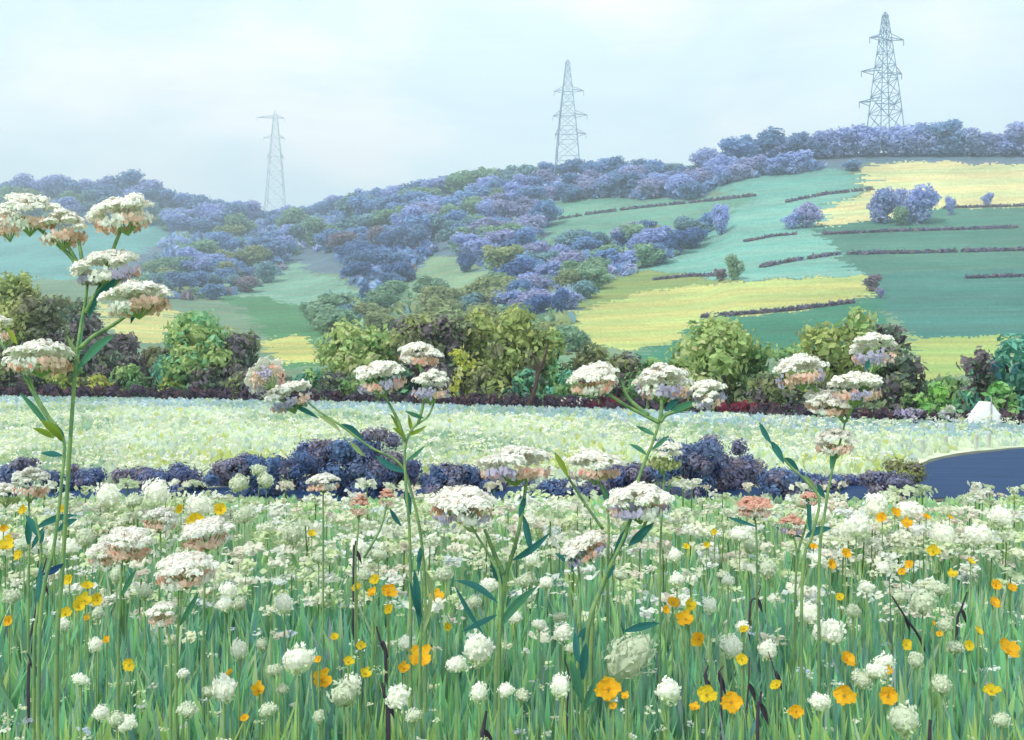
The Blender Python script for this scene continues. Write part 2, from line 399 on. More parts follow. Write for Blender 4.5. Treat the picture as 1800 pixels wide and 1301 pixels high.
# woods below the ridge: polygons filled by bearing and height
WOODS = [
 ('at the foot of the hill behind the middle hedge trees', [(560, 530), (640, 520), (700, 520), (860, 530), (900, 560), (1000, 560), (1010, 610), (560, 610)], ['green', 'olive', 'olive', 'green', 'teal'], 46, 22),
 ('in the blue wood on the left hillside', [(0, 360), (200, 352), (330, 378), (440, 392), (540, 390), (540, 430), (480, 470), (330, 492), (250, 478), (310, 410), (280, 388), (0, 392)], ['blue', 'blue', 'violet', 'slate', 'green', 'teal', 'green', 'olive'], 34, 44),
 ('in the big blue wood in the middle of the ridge', [(540, 392), (640, 368), (750, 348), (900, 326), (960, 325), (955, 400), (930, 440), (860, 470), (780, 420), (640, 425), (560, 440)], ['blue', 'blue', 'violet', 'teal', 'purple', 'blue', 'green', 'green'], 36, 62),
 ('in the narrow wood under the ridge right of the middle pylon', [(960, 322), (1130, 318), (1240, 316), (1280, 300), (1500, 288), (1290, 312), (1230, 345), (1080, 346), (965, 348)], ['blue', 'slate', 'violet', 'purple'], 30, 34),
 ('in the dark clump above the pale slope', [(600, 440), (700, 425), (770, 440), (740, 455), (680, 520), (640, 505), (600, 480)], ['navy', 'slate', 'brown', 'navy', 'violet'], 36, 15),
 ('in the mixed wood running down the middle of the valley side', [(870, 470), (950, 430), (1040, 425), (1150, 420), (1240, 400), (1230, 425), (1130, 470), (1050, 500), (1000, 540), (930, 560), (880, 545)], ['green', 'violet', 'olive', 'blue', 'green', 'teal', 'purple', 'navy'], 36, 46),
 ('in the loose wood on the left slope above the hedge', [(250, 470), (340, 490), (420, 480), (500, 470), (440, 510), (330, 525), (230, 515)], ['green', 'olive', 'slate', 'teal', 'brown'], 30, 18),
]
for zn, poly, cs, h, n in WOODS:
    xs = [p[0] for p in poly]; ys = [p[1] for p in poly]; pts = []
    tries = 0
    while len(pts) < n and tries < 6000:
        tries += 1
        x = random.uniform(min(xs), max(xs)); y = random.uniform(min(ys), max(ys))
        if inpoly(x, y, poly) and all((x-u)**2+(2.2*(y-v))**2 > (h*.48)**2 for u, v in pts): pts.append((x, y))
    for x, y in pts:
        cn = random.choice(cs); lab = f'{WORDS[cn]} tree {zn}'
        far_tree(x, y+8, h*1.15*(.75+.5*random.random()), cn, lab, lab, 1.5)
def undergrowth(i, poly, cs, n):
    g = np.random.default_rng(700+i); r_ = random.Random(i); xs = [p[0] for p in poly]; ys = [p[1] for p in poly]; lobes = []; o0 = None
    while len(lobes) < n:
        x, y = r_.uniform(min(xs), max(xs)), r_.uniform(min(ys), max(ys))
        if not inpoly(x, y, poly): continue
        p = hill(x, y+3); o0 = o0 or p
        q = p-o0; k = p.y/1750; lobes.append((q.x, q.y, q.z+k*4, k*r_.uniform(7, 14), r_.randrange(len(cs))))
    V, F, C = leaf_cloud(lobes, 5, 2.0, [COLORS[c] for c in cs], g, .6, 1.6)
    tag(link('undergrowth', mesh_raw('undergrowth', V, F, C), M_LEAF, None, o0), 'low blue green undergrowth filling the wood between its trees', 'undergrowth', kind='stuff')
for i, (zn, poly, cs, h, n) in enumerate(WOODS): undergrowth(i, poly, cs+['blue'] if i != 0 else cs, n*7)
SINGLES = [
 (1268, 412, 52, 'violet', 'tall violet tree standing alone on the turquoise pasture', .7), (1240, 410, 34, 'blue', 'low blue tree leaning against the lone violet one', 1.2),
 (1205, 418, 34, 'violet', 'round violet tree left of the lone tall violet one', 1.3), (1152, 432, 34, 'olive', 'olive brown bush tree at the end of the mixed wood', 1.4),
 (1418, 400, 46, 'purple', 'purple bush tree at the left corner of the yellow field', 1.0), (1392, 402, 26, 'violet', 'low violet bush left of the purple one at the yellow field corner', 1.5),
 (1548, 392, 56, 'violet', 'left of two big violet trees in front of the yellow field', 1.1), (1615, 392, 62, 'violet', 'right of two big violet trees in front of the yellow field', 1.2),
 (1585, 396, 36, 'green', 'small grey green bush between the two big violet trees', .8), (1581, 372, 42, 'violet', 'slim violet tree behind the gap of the two big ones', .7),
 (1671, 378, 34, 'violet', 'small slender violet tree right of the two big ones', .5), (1735, 362, 22, 'violet', 'tiny violet bush leaning in the yellow field', 1.0),
 (1290, 492, 44, 'green', 'small green tree with a dark foot at the top of the hay field', .8), (1266, 494, 22, 'brown', 'brown bush at the foot of the small green tree', 1.0),
 (1533, 512, 30, 'brown', 'dark bush at the right tip of the yellow green hay field', 1.0), (1548, 524, 20, 'purple', 'tiny purple bush below the right tip of the hay field', .8),
 (950, 545, 42, 'navy', 'left of two deep blue trees at the left end of the hay field', .7), (985, 560, 50, 'navy', 'right of two deep blue trees at the left end of the hay field', .7),
 (1200, 330, 22, 'slate', 'dark blue bush on the edge of the narrow ridge wood', 1.0), (1500, 300, 18, 'slate', 'low slate hedge bush beside the top of the yellow field', 2.0),
 (95, 400, 26, 'green', 'grey green bush behind the tall left flower heads', 1.4), (170, 395, 24, 'green', 'second grey green bush behind the tall left flower heads', 1.2),
 (820, 478, 36, 'navy', 'deep navy tree at the right end of the centre pasture', 1.0), (640, 530, 30, 'navy', 'small navy tree low on the pale slope', .7),
]
for x, y, h, cn, lab, wd in SINGLES: far_tree(x, y, h, cn, lab, None, wd)

# field hedges: thin dark lines across the fields
HEDGES = [
 ([(968, 388), (1040, 376), (1120, 366), (1240, 354), (1330, 344)], 7, 'thin purple brown hedge across the pasture under the narrow wood'),
 ([(1380, 356), (1450, 342), (1535, 333)], 7, 'thin dark hedge below the top of the yellow field'),
 ([(1338, 470), (1400, 458), (1478, 447)], 9, 'short dark hedge slanting over the turquoise pasture'),
 ([(1448, 412), (1560, 407), (1680, 404), (1790, 400)], 6, 'dark hedge line across the top of the deep green field'),
 ([(1492, 447), (1600, 445), (1720, 442), (1900, 438)], 9, 'thicker dark hedge line through the middle of the deep green field'),
 ([(1660, 366), (1730, 364), (1900, 360)], 5, 'brown hedge along the lower edge of the yellow field'),
 ([(1700, 489), (1760, 487), (1900, 484)], 4, 'faint hedge line low in the dark teal field'),
 ([(1235, 558), (1320, 552), (1400, 545), (1500, 532)], 4, 'thin hedge under the yellow green hay field'),
 ([(1150, 492), (1210, 486), (1262, 484)], 5, 'faint grey hedge at the upper left edge of the hay field'),
 ([(1310, 425), (1360, 415), (1400, 412)], 4, 'broken short hedge high on the turquoise pasture'),
]
for pts, h, lab in HEDGES:
    g = np.random.default_rng(int(pts[0][0])); base = hill(*pts[0]); lobes = []
    for (a, b), (c, d) in zip(pts[:-1], pts[1:]):
        p, q = hill(a, b), hill(c, d); L_ = (q-p).length; s = h/1750*p.y; n = max(2, int(L_/(s*.55)))
        for k in range(n):
            # hug the slope between the two ends
            u = k/n; m = hill(a+(c-a)*u, b+(d-b)*u)-base
            if g.random() < .9: lobes.append((m.x, m.y, m.z+s*.25, s*.4*(.7+.6*g.random()), int(g.integers(0, 3))))
    V, F, C = leaf_cloud(lobes, 26, .9, [S(112, 102, 118, 1.5), S(100, 98, 124, 1.5), S(116, 108, 110, 1.5)], g, .5, 1.6)
    o = tag(link('field_hedge', mesh_raw('field_hedge', V, F, C), M_LEAF, None, base), lab, 'hedge')

# ------------------------------------------------------------------ pylons, steel colours lightened to paint haze over them
def pylon(px, ptop, pbase, half_base, half_top, arms, apex_w, c, label, rot=.15, thick=.2):
    b = hill(px, max(pbase, ysky(px)+2)); D = b.y; k = D/1750
    H = (pbase+8-ptop)*k; t = empty('pylon', (b.x, b.y, CAM_Z+(650-pbase-8)*k), rot)
    def hw(z):
        f = z/H; return (half_base*(1-f)**1.15+half_top*(1-(1-f)**1.15)*(1-f*.75))*k
    f_ = MB(); cs = [(-1, -1), (1, -1), (1, 1), (-1, 1)]
    lv = [H*v for v in (0, .15, .29, .41, .52, .62, .71, .79, .86, .92, .97)]
    for sx, sy in cs:
        lg = MB(); pts = [(sx*hw(z), sy*hw(z), z) for z in lv]+[(0, 0, H)]
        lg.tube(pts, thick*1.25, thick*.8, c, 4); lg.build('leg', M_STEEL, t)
    for i in range(len(lv)-1):
        z0, z1 = lv[i], lv[i+1]
        for q in range(4):
            a, b2 = cs[q], cs[(q+1) % 4]; w0, w1 = hw(z0), hw(z1)
            f_.bar((a[0]*w0, a[1]*w0, z0), (b2[0]*w1, b2[1]*w1, z1), thick*.62, c); f_.bar((b2[0]*w0, b2[1]*w0, z0), (a[0]*w1, a[1]*w1, z1), thick*.62, c)
            f_.bar((a[0]*w1, a[1]*w1, z1), (b2[0]*w1, b2[1]*w1, z1), thick*.62, c)
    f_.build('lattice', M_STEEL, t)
    for (ay, l, r) in arms:
        z = (pbase+8-ay)*k; a_ = MB(); w_ = hw(z)
        for s, e in ((-1, l*k), (1, r*k)):
            tip = (s*e, 0, z+.1)
            for sy in (-1, 1):
                a_.bar((s*w_, sy*w_, z), tip, thick*.8, c); a_.bar((s*w_, sy*w_, z+1.6), tip, thick*.8, c)
            a_.bar((s*(w_+e)/2, 0, z+.8), (s*(w_+e)/2, 0, z), thick*.5, c)
        a_.bar((-w_, 0, z), (w_, 0, z), thick*.9, c)
        arm = a_.build('crossarm', M_STEEL, t)
        for s, e in ((-1, l*k), (1, r*k)):
            i_ = MB(); i_.tube([(s*e, 0, z), (s*e, 0, z-2.2)], thick*.7, thick*.7, c*.9, 6); i_.build('insulator', M_STEEL, arm)
    return tag(t, label, 'pylon')
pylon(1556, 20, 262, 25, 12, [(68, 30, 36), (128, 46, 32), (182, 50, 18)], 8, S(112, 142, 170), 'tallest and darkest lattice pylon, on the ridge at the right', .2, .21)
pylon(998, 104, 300, 22, 11, [(160, 24, 28), (203, 26, 34), (236, 22, 32)], 8, S(140, 166, 188), 'middle lattice pylon with its steel paled for haze on the central ridge', -.1, .17)
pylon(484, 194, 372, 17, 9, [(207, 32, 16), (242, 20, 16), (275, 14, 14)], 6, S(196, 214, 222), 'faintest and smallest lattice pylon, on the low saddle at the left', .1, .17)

# ------------------------------------------------------------------ hedge trees and shrubs at the far edge of the meadow
def shrub(px, top, wpx, pal, label, cat='shrub', back=0.0, name='shrub', density=190, leaf=.19, seed=0, low=None, open_=.0, sink=0.0):
    d = hedge_d(px)+1.2+back; g = np.random.default_rng(seed+int(px)*3+int(top))
    k = d/1750; H = CAM_Z+(650-top)*k; W = wpx*k*1.12
    t = empty(name, ((px-900)*k, d, 0.004)); lobes = []
    n = int(13+W*H*1.1)
    for i in range(n):
        a = g.random()*6.28; r = g.random()**.5*(.5-.11)*W; zz = g.random()
        # crown narrows a little to the top
        z = H*(.10+.78*zz); f = math.sqrt(max(.08, 1-(max(0, zz-.35)/.72)**2))
        rad = min(H, W)*(.13+.10*g.random())
        lobes.append((math.cos(a)*r*f, math.sin(a)*r*f*.75, min(z, H-rad*.9), rad, int(g.integers(0, len(pal)))))
    lobes.append((0, 0, H*.72, min(H, W)*.26, 0)); lobes.append((0, .1, H*.4, min(H, W)*.33, 1))
    V, F, C = leaf_cloud(lobes, density, leaf*(d/48)**.6, pal, g, .42, 1.7); C = np.clip(C*1.95, 0, .62)
    link('crown', mesh_raw('crown', V, F, C), M_LEAF, t)
    m = MB()
    for q in range(4):
        a = q*1.6+g.random(); m.tube([(0, 0, -.05), (math.cos(a)*W*.08, math.sin(a)*W*.06, H*.3), (math.cos(a)*W*.2, math.sin(a)*W*.15, H*.65)], .05+.01*H, .015, S(84, 76, 78, .6), 6)
    link('trunk', m.mesh('trunk'), M_BARK, t)
    return tag(t, label, cat)
dk = S(98, 92, 96, .9); dk2 = S(88, 102, 88, .9)
OL = [S(134, 142, 88), S(118, 130, 82), S(104, 104, 82), S(144, 150, 96)]
LG = [S(142, 156, 102), S(132, 150, 96), S(118, 142, 94), S(150, 162, 108)]
MG = [S(108, 136, 88), S(98, 128, 90), S(124, 144, 94), S(90, 106, 84)]
DK = [dk, dk2, S(104, 96, 98), S(104, 112, 86)]
TG = [S(84, 132, 114), S(74, 116, 100), S(110, 150, 110), dk2]
DO = [S(110, 112, 84), dk, S(122, 130, 86), S(98, 104, 82)]
YG = [S(166, 172, 78), S(148, 160, 76), S(180, 180, 104)]
BACK = [
 (-60, 500, 130, OL, 'olive shrub cut by the left edge of the view'), (22, 468, 110, OL, 'tall olive shrub at the far left end of the hedge'), (92, 498, 90, DO, 'dark shrub with olive top between the tall left shrub and the tall flower stem'),
 (150, 512, 80, DK, 'dark purple grey shrub behind the stem of the tall left flower'), (205, 575, 90, DK, 'dark shrub under the left end of the golden field patch'),
 (270, 600, 100, DO, 'low olive shrub below the golden field patch'), (352, 536, 110, [LG[0], TG[2], MG[0], LG[1]], 'light green bush right of the golden field patch'),
 (420, 572, 90, DK, 'dark rounded bush right of the light green one'), (470, 632, 90, DO, 'low dull bush under the small yellow field patch'), (540, 640, 90, TG, 'low teal bush right of the small yellow patch'),
 (610, 545, 110, LG, 'big pale green tree left of the middle flower group'), (672, 560, 100, [LG[1], MG[0], LG[0]], 'pale green tree touching the big one left of the middle flower group'),
 (735, 545, 100, DO, 'dark tree with olive top above the middle flower group'), (796, 545, 92, DK, 'darkest tree right of the middle flower group'),
 (850, 535, 90, OL, 'olive tree right of the darkest tree'), (905, 528, 110, OL, 'tall olive tree in the middle of the hedge'), (965, 560, 90, [OL[0], TG[2], MG[0]], 'dull green tree beside the leaning dark trunk'),
 (1030, 596, 100, DO, 'brown green bush left of the hay field bottom'), (1090, 612, 80, DO, 'brownish bush above the central right flower group'), (1145, 622, 90, MG, 'low green bush under the hay field'),
 (1215, 582, 100, LG, 'left half of the rounded pale olive tree under the hay field'), (1262, 548, 130, LG, 'highest rounded pale olive tree under the hay field'), (1330, 585, 90, MG, 'green tree right of the rounded pale one'),
 (1390, 600, 90, [MG[0], S(176, 180, 90), MG[1]], 'green bush with yellowish tips left of the right flower group'), (1452, 552, 110, OL, 'olive tree behind the right flower group'), (1502, 528, 100, LG, 'pale olive tree at the right tip of the hay field'),
 (1560, 546, 90, DK, 'dark grey tree behind the topmost right flower head'), (1605, 610, 70, DK, 'slim dark bush left of the light green field'), (1660, 652, 110, MG, 'green bush at the foot of the light green field'),
 (1735, 630, 90, TG, 'teal green bush right of the light green field'), (1790, 560, 100, [TG[0], TG[1], S(70, 116, 126)], 'tall teal tree at the right edge of the view'), (1860, 560, 110, TG, 'teal tree just past the right edge'),
]
for i, (px, top, wd, pal, lab) in enumerate(BACK):
    shrub(px, top+6, wd*1.12, pal, lab, 'tree' if top < 560 else 'shrub', 1.5+(i % 3)*1.3, 'hedge_tree' if top < 560 else 'shrub', seed=i)
LW = [S(164, 152, 186), S(140, 128, 160), S(120, 112, 130)]; WB = [S(238, 232, 232), S(214, 204, 220), S(150, 170, 130)]
FRONT = [
 (0, 600, 90, DO), (60, 640, 80, DK), (112, 610, 70, [OL[0], YG[1], MG[0]]), (175, 655, 60, YG), (232, 640, 80, MG), (300, 620, 90, TG), (300, 655, 60, YG), (365, 640, 80, DK), (430, 650, 90, DO), (500, 662, 80, DK),
 (580, 650, 90, DK), (640, 640, 80, MG), (705, 640, 80, TG), (778, 640, 70, DK), (812, 600, 46, YG), (850, 640, 80, DO), (925, 645, 80, TG), (1000, 650, 80, [TG[0], MG[0]]), (1070, 660, 80, DK), (1130, 650, 80, MG),
 (1200, 660, 70, DO), (1265, 650, 90, DK), (1340, 650, 90, DO), (1415, 655, 90, DK), (1490, 665, 90, DK), (1570, 655, 90, DK), (1650, 668, 70, [S(122, 162, 86), S(100, 146, 80), MG[0]]), (1600, 690, 60, MG), (1700, 680, 56, TG), (1722, 600, 70, DK), (1762, 662, 60, [S(112, 158, 92), MG[0]]), (1795, 690, 80, TG), (1600, 716, 60, LW), (1672, 714, 48, WB)]
CN = {id(DO): 'dark olive', id(DK): 'purple grey', id(YG): 'bright yellow green', id(MG): 'mid green', id(TG): 'teal green', id(LW): 'dusky lilac', id(WB): 'white flecked'}
F_AT = ['at the very left edge of the hedge', 'above the big flower head at the far left', 'left of the tall stem, below the dark shrub', 'just right of the tall left stem', 'below the golden field patch, left half', 'below the golden field patch, right half', 'vivid at the hedge foot under the golden patch', 'below the light green bush', 'left of the tilted flower head', 'directly behind the tilted flower head',
 'below the big pale tree', 'behind the left head of the middle flower group', 'behind the top head of the middle flower group', 'right of the middle flower group', 'standing bright against the darkest tree', 'below the tall olive tree', 'with a bluish tint left of the leaning trunk', 'with a bluish tint right of the leaning trunk', 'behind the left head of the central right group', 'between the two left heads of the central right group',
 'behind the smallest head of the central right group', 'under the highest pale olive tree', 'between the central right and the right flower groups', 'behind the left head of the right flower group', 'behind the lowest heads of the right flower group', 'right of the right flower group', 'with brighter leaves left of the white tent', 'low in front of the bright one left of the tent', 'touching the left side of the white tent', 'high behind the white tent', 'with brighter leaves right of the white tent top', 'in the right corner beside the tent', 'low and lilac left of the white blossom by the tent', 'in white blossom just left of the tent']
for i, ((px, top, wd, pal), at_) in enumerate(zip(FRONT, F_AT)):
    cn = CN.get(id(pal), 'fresh green')
    shrub(px, top, wd, pal, f'{cn} bush {at_}', 'bush', -1.35 if i > 31 else .3+(i % 2)*.5, 'bush', 200, .16, 50+i)
# low bushes, coloured dark to paint shade along the hedge foot
def low_bush_and_shade(px, i, pal, hgt, label, group):
    d = hedge_d(px)+.2; g = np.random.default_rng(900+i); k = d/1750
    W = 46*k; lobes = [(g.uniform(-.6, .6)*W, g.uniform(-.25, .25)*W, hgt*g.uniform(.2, .7), hgt*g.uniform(.3, .5), j) for j in range(7)]
    V, F, C = leaf_cloud(lobes, 420, .13*(d/48)**.6, pal, g, .5, 1.7)
    return tag(link('low_bush_and_shade', mesh_raw('low_bush_and_shade', V, F, C), M_LEAF, None, ((px-900)*k, d, 0.004)), label, 'bush', group)
BR = [S(96, 82, 94), S(112, 86, 94), S(90, 82, 100)]; MA = [S(150, 66, 84), S(110, 62, 78)]
x = -90; i = 0
while x < 1900:
    red = 1275 < x < 1330 or 1050 < x < 1085
    lab = 'maroon low bush at the hedge foot ' + ('between the two right flower groups' if x > 1200 else 'below the left head of the central right group') if red else 'low purple brown bush in the row painting shade at the hedge foot'
    low_bush_and_shade(x, i, MA if red else BR, .50*hedge_d(x)/48+.12, lab, None if red and x < 1100 else lab)
    x += 36; i += 1
# the leaning dark trunk beside the middle trees
d = hedge_d(940)-.2; t = MB(); b = P(925, 722, d); t.tube(smooth_path([(0, 0, -.1), (.25, 0, .5), (.42, .05, 1.2), (.62, 0, 1.7), (.75, .1, 2.2)]), .09, .03, S(92, 74, 70, .7), 7)
t.tube([(.45, .05, 1.2), (.2, 0, 1.9)], .05, .02, S(92, 74, 70, .7), 5)
t.build('dead_trunk', M_BARK, None, (b.x, b.y, 0)); tag(bpy.data.objects['dead_trunk'], 'bare dark trunk leaning right in front of the hedge, right of the tall olive tree', 'trunk')
# white tent, white shed roof and marker posts
def tent():
    d = hedge_d(1742)-.15; k = d/1750; b = P(1742, 740, d); t = empty('tent', (b.x, b.y, 0))
    H = CAM_Z+(650-706)*k; hw_ = 38*k; c = S(246, 246, 242, .95); m = MB(); L_ = .6; z0 = .05
    prof = [(-hw_, z0), (-hw_*.72, z0+(H-z0)*.22), (-hw_*.3, z0+(H-z0)*.6), (0, H), (hw_*.35, z0+(H-z0)*.52), (hw_*.75, z0+(H-z0)*.18), (hw_, z0)]
    V = [(x_, y_, z_) for y_ in (0, L_) for x_, z_ in prof]; n = len(prof)
    m.add(V, [(i, i+1, n+i+1, n+i) for i in range(n-1)], c); m.build('canopy', M_CLOTH, t)
    e = MB(); pv = [(x_, -.003, z_) for x_, z_ in prof]+[(0, -.003, z0)]
    e.add(pv, [(i, n, i+1) for i in range(n-1)], c*.98); e.build('end_panel', M_CLOTH, t)
    e = MB(); pv = [(x_, L_+.003, z_) for x_, z_ in prof]+[(0, L_+.003, z0)]
    e.add(pv, [(i, i+1, n) for i in range(n-1)], c*.98); e.build('end_panel', M_CLOTH, t)
    p_ = MB(); p_.tube([(0, -.02, 0), (0, -.02, H+.12)], .018, .014, S(200, 200, 195, .6), 6); p_.build('pole', M_PAINT, t)
    tag(t, 'small white peaked tent at the hedge foot near the right edge', 'tent')
tent()
def shed(px, py, wpx, label):
    d = hedge_d(px)+.6; k = d/1750; t = empty('shed', ((px-900)*k, d, 0)); W = wpx*k; H = CAM_Z+(650-py)*k
    m = MB(); m.box(-W/2+.05, W/2-.05, 0, 1.6, -.02, H*.45, S(225, 215, 200, .6)); m.build('wall', M_PAINT, t)
    r = MB(); V = [(-W/2, -.12, H*.45), (W/2, -.12, H*.42), (W*.36, .8, H), (-W*.4, .8, H), (-W/2, 1.72, H*.45), (W/2, 1.72, H*.45)]
    r.add(V, [(0, 1, 2, 3), (3, 2, 5, 4)], S(240, 232, 216, .62)); r.add([V[0], V[3], V[4]], [(0, 1, 2)], S(225, 215, 200, .6)); r.add([V[1], V[5], V[2]], [(0, 1, 2)], S(225, 215, 200, .6))
    r.build('roof', M_PAINT, t); tag(t, label, 'shed')
shed(1015, 700, 66, 'low cream roofed shed under the left head of the central right flower group')
for i, (px, lab) in enumerate([(1625, 'leftmost of four short white posts on the bank above the stream'), (1664, 'second from left of four short white posts on the stream bank'), (1716, 'third from left of four short white posts on the stream bank'), (1738, 'rightmost of four short white posts on the stream bank')]):
    yb = [799, 793, 790, 787][i]; d = CAM_Z*1750/(yb-650); k = d/1750; h = 26*k; m = MB()
    m.box(-.022, .022, -.022, .022, -.05, h, S(230, 234, 220, .62)); V = [(-.022, -.022, h), (.022, -.022, h), (.022, .022, h), (-.022, .022, h), (0, 0, h+.03)]
    m.add(V, [(0, 1, 4), (1, 2, 4), (2, 3, 4), (3, 0, 4)], S(230, 234, 220, .62))
    o = m.build('marker_post', M_PAINT, None, ((px-900)*k, d, 0.006)); o.rotation_euler = (0, [-.18, -.08, .03, .02][i], .3)
    tag(o, lab, 'post', 'white posts above the stream')

# ------------------------------------------------------------------ dark blue bushes between the two meadows
NB = [S(82, 100, 136), S(76, 94, 132), S(90, 100, 134), S(104, 100, 122)]
NBr = [S(110, 104, 120), S(98, 98, 124), S(84, 94, 132)]
BRAM = [(18, 800, 70, NB, 'at the left edge behind the pale flower'), (128, 812, 96, NB, 'standing alone like a block near the left'), (235, 822, 60, NBr, 'low at the left tail of the long dark row'), (290, 820, 80, NBr, 'second in the long dark row'), (345, 812, 80, NB, 'third in the long dark row'), (405, 800, 90, NBr, 'with greyish top in the long dark row'),
 (460, 793, 90, NB, 'before the row starts to rise'), (520, 782, 90, NB, 'where the long row rises'), (575, 768, 90, NBr, 'below the slanting leafy stem'), (625, 758, 80, NB, 'crossed by the slanting leafy stem'), (665, 750, 70, NBr, 'highest at the right end of the long dark row'), (700, 800, 70, NBr, 'low, stepping down right of the highest one'),
 (795, 812, 80, NB, 'at the left end of the middle row'), (845, 818, 80, NB, 'left of the wide low flower head'), (900, 838, 80, NB, 'under the wide low flower head'), (985, 840, 80, NB, 'at the right end of the middle row'), (1085, 812, 80, NBr, 'right of the low white head beside the middle row'),
 (1135, 812, 70, NBr, 'behind the thick diagonal stem'), (1205, 765, 100, NB, 'left half of the tall dark hump'), (1265, 762, 96, NBr, 'right half of the tall dark hump'), (1312, 800, 70, NBr, 'stepping down from the tall dark hump'), (1385, 822, 90, NB, 'low and blue right of the hump'), (1445, 832, 70, NB, 'small, crossed by the thin leafy stalk'),
 (1500, 834, 70, NBr, 'brownish, left of the stream'), (1560, 826, 70, NBr, 'brown grey, beside the stream'), (1596, 806, 52, [S(110, 112, 84), S(92, 88, 92), S(130, 140, 86)], 'olive brown, at the corner of the stream'), (740, 836, 60, NBr, 'tiny, between the long and the middle row'), (1030, 842, 60, NBr, 'tiny, right of the middle row')]
for i, (px, top, wd, pal, where) in enumerate(BRAM):
    d = 10.2+.5*(i % 3); g = np.random.default_rng(300+i); k = d/1750; H = CAM_Z+(650-top)*k; W = wd*k*1.05; t = empty('bramble', ((px-900)*k, d, .02)); lobes = []
    for j in range(18):
        zz = g.random(); rad = .05+.05*g.random()+H*.06
        lobes.append((g.uniform(-.42, .42)*W, g.uniform(-.3, .3)*W, max(.03, (H-rad)*zz), rad, int(g.integers(0, len(pal)))))
    V, F, C = leaf_cloud(lobes, 12000, .028, pal, g, .16, 1.5); link('foliage', mesh_raw('foliage', V, F, np.clip(C*np.array([1.95, 1.95, 1.75]), 0, .8)), M_LEAF, t)
    m = MB()
    for q in range(7):
        a = g.random()*6.28; r = W*.3*g.random(); m.tube([(0, 0, -.03), (math.cos(a)*r*.6, math.sin(a)*r*.6, H*.6), (math.cos(a)*r*1.3, math.sin(a)*r*1.2, H*(.6+.3*g.random()))], .008, .003, S(98, 82, 98), 4)
    link('stem', m.mesh('stem'), M_BARK, t)
    tag(t, f'dark blue violet bramble {where}', 'bramble')

# ------------------------------------------------------------------ grass and blossom masses
def blades(name, n, xy, h, wd, cols, lean=.35, seed=1, z0=0.0):
    g = np.random.default_rng(seed)
    x, y = xy; ang = g.random(n)*6.28; ld = g.random(n)*6.28; ll = g.random(n)**1.5*lean*h
    face = np.where(g.random(n) < .6, g.normal(size=n)*.5, ang)
    a = np.stack([np.cos(face), np.sin(face), np.zeros(n)], 1)*wd[:, None]*.5
    b = np.stack([x, y, np.full(n, z0)], 1); l = np.stack([np.cos(ld), np.sin(ld), np.zeros(n)], 1)*ll[:, None]
    up = np.array([0, 0, 1.0])
    m1 = b+up*h[:, None]*.5+l*.25; tip = b+up*h[:, None]*.97+l
    V = np.stack([b-a*.7, b+a*.7, m1+a, m1-a, tip], 1).reshape(-1, 3)
    i = np.arange(n)*5
    Q = np.stack([i, i+1, i+2, i+3], 1); T = np.stack([i+3, i+2, i+4], 1)
    return mesh_raw(name, V, [Q, T], [cols, cols*1.06])
def pick(pal, wts, n, g, var=.12):
    pal = np.array(pal); i = g.choice(len(pal), n, p=np.array(wts)/sum(wts)); return np.clip(pal[i]*(1+g.normal(size=(n, 1))*var), .01, .9)
def field_xy(n, d0, d1, g, pw=1.0, side=.66):
    u = g.random(n); d = d0*(d1/d0)**(u**pw); x = g.uniform(-side, side, n)*d*1.0
    return x, d
def near_grass():
    g = np.random.default_rng(5); n = 44000
    x, y = field_xy(n, 1.15, 9.8, g)
    # soft clumps of colour
    cl = .5+.25*np.sin(x*4.1+y*1.7)+.25*np.sin(x*9.3-y*3.1+1)
    gr = pick([S(102, 160, 112), S(84, 140, 112), S(122, 168, 96), S(72, 124, 112), S(148, 180, 116), S(78, 120, 92)], [5, 5, 3, 3, 2, 2], n, g)
    dkc = pick([S(66, 116, 108), S(86, 96, 108), S(84, 116, 84), S(62, 104, 112)], [4, 1.2, 3, 2], n, g)
    pale = pick([S(180, 202, 152), S(196, 210, 172), S(166, 194, 120), S(140, 182, 138), S(200, 206, 120)], [4, 3, 3, 3, 1], n, g)
    yel = pick([S(178, 200, 100), S(160, 190, 96)], [1, 1], n, g)
    fr = np.clip((y-3.0)/2.6, 0, 1); u = g.random(n)
    C = gr*1.65
    m = (u < .34*cl) & (y < 4.2); C[m] = dkc[m]*1.7
    m = g.random(n) < fr*.85+.05; C[m] = pale[m]*1.0
    m = (y < 2.3) & (g.random(n) < .5); C[m] = yel[m]*1.1
    C = C*.74+np.array([[.36, .54, .36]])*.28
    top = np.where(y < 5.2, .58, np.clip(.58-(y-5.2)*.16, .10, .58)); h = top*(.55+.45*g.random(n))*(1-.25*np.clip((1.9-y)/.7, 0, 1)); wd = (.013+.036*g.random(n)**1.7)*(1+.12*y)
    o = link('meadow_grass', blades('meadow_grass', n, (x, y), h, wd, C, .35, 9), M_GRASS)
    tag(o, 'tall green grass of the near meadow', 'grass', kind='stuff')
near_grass()
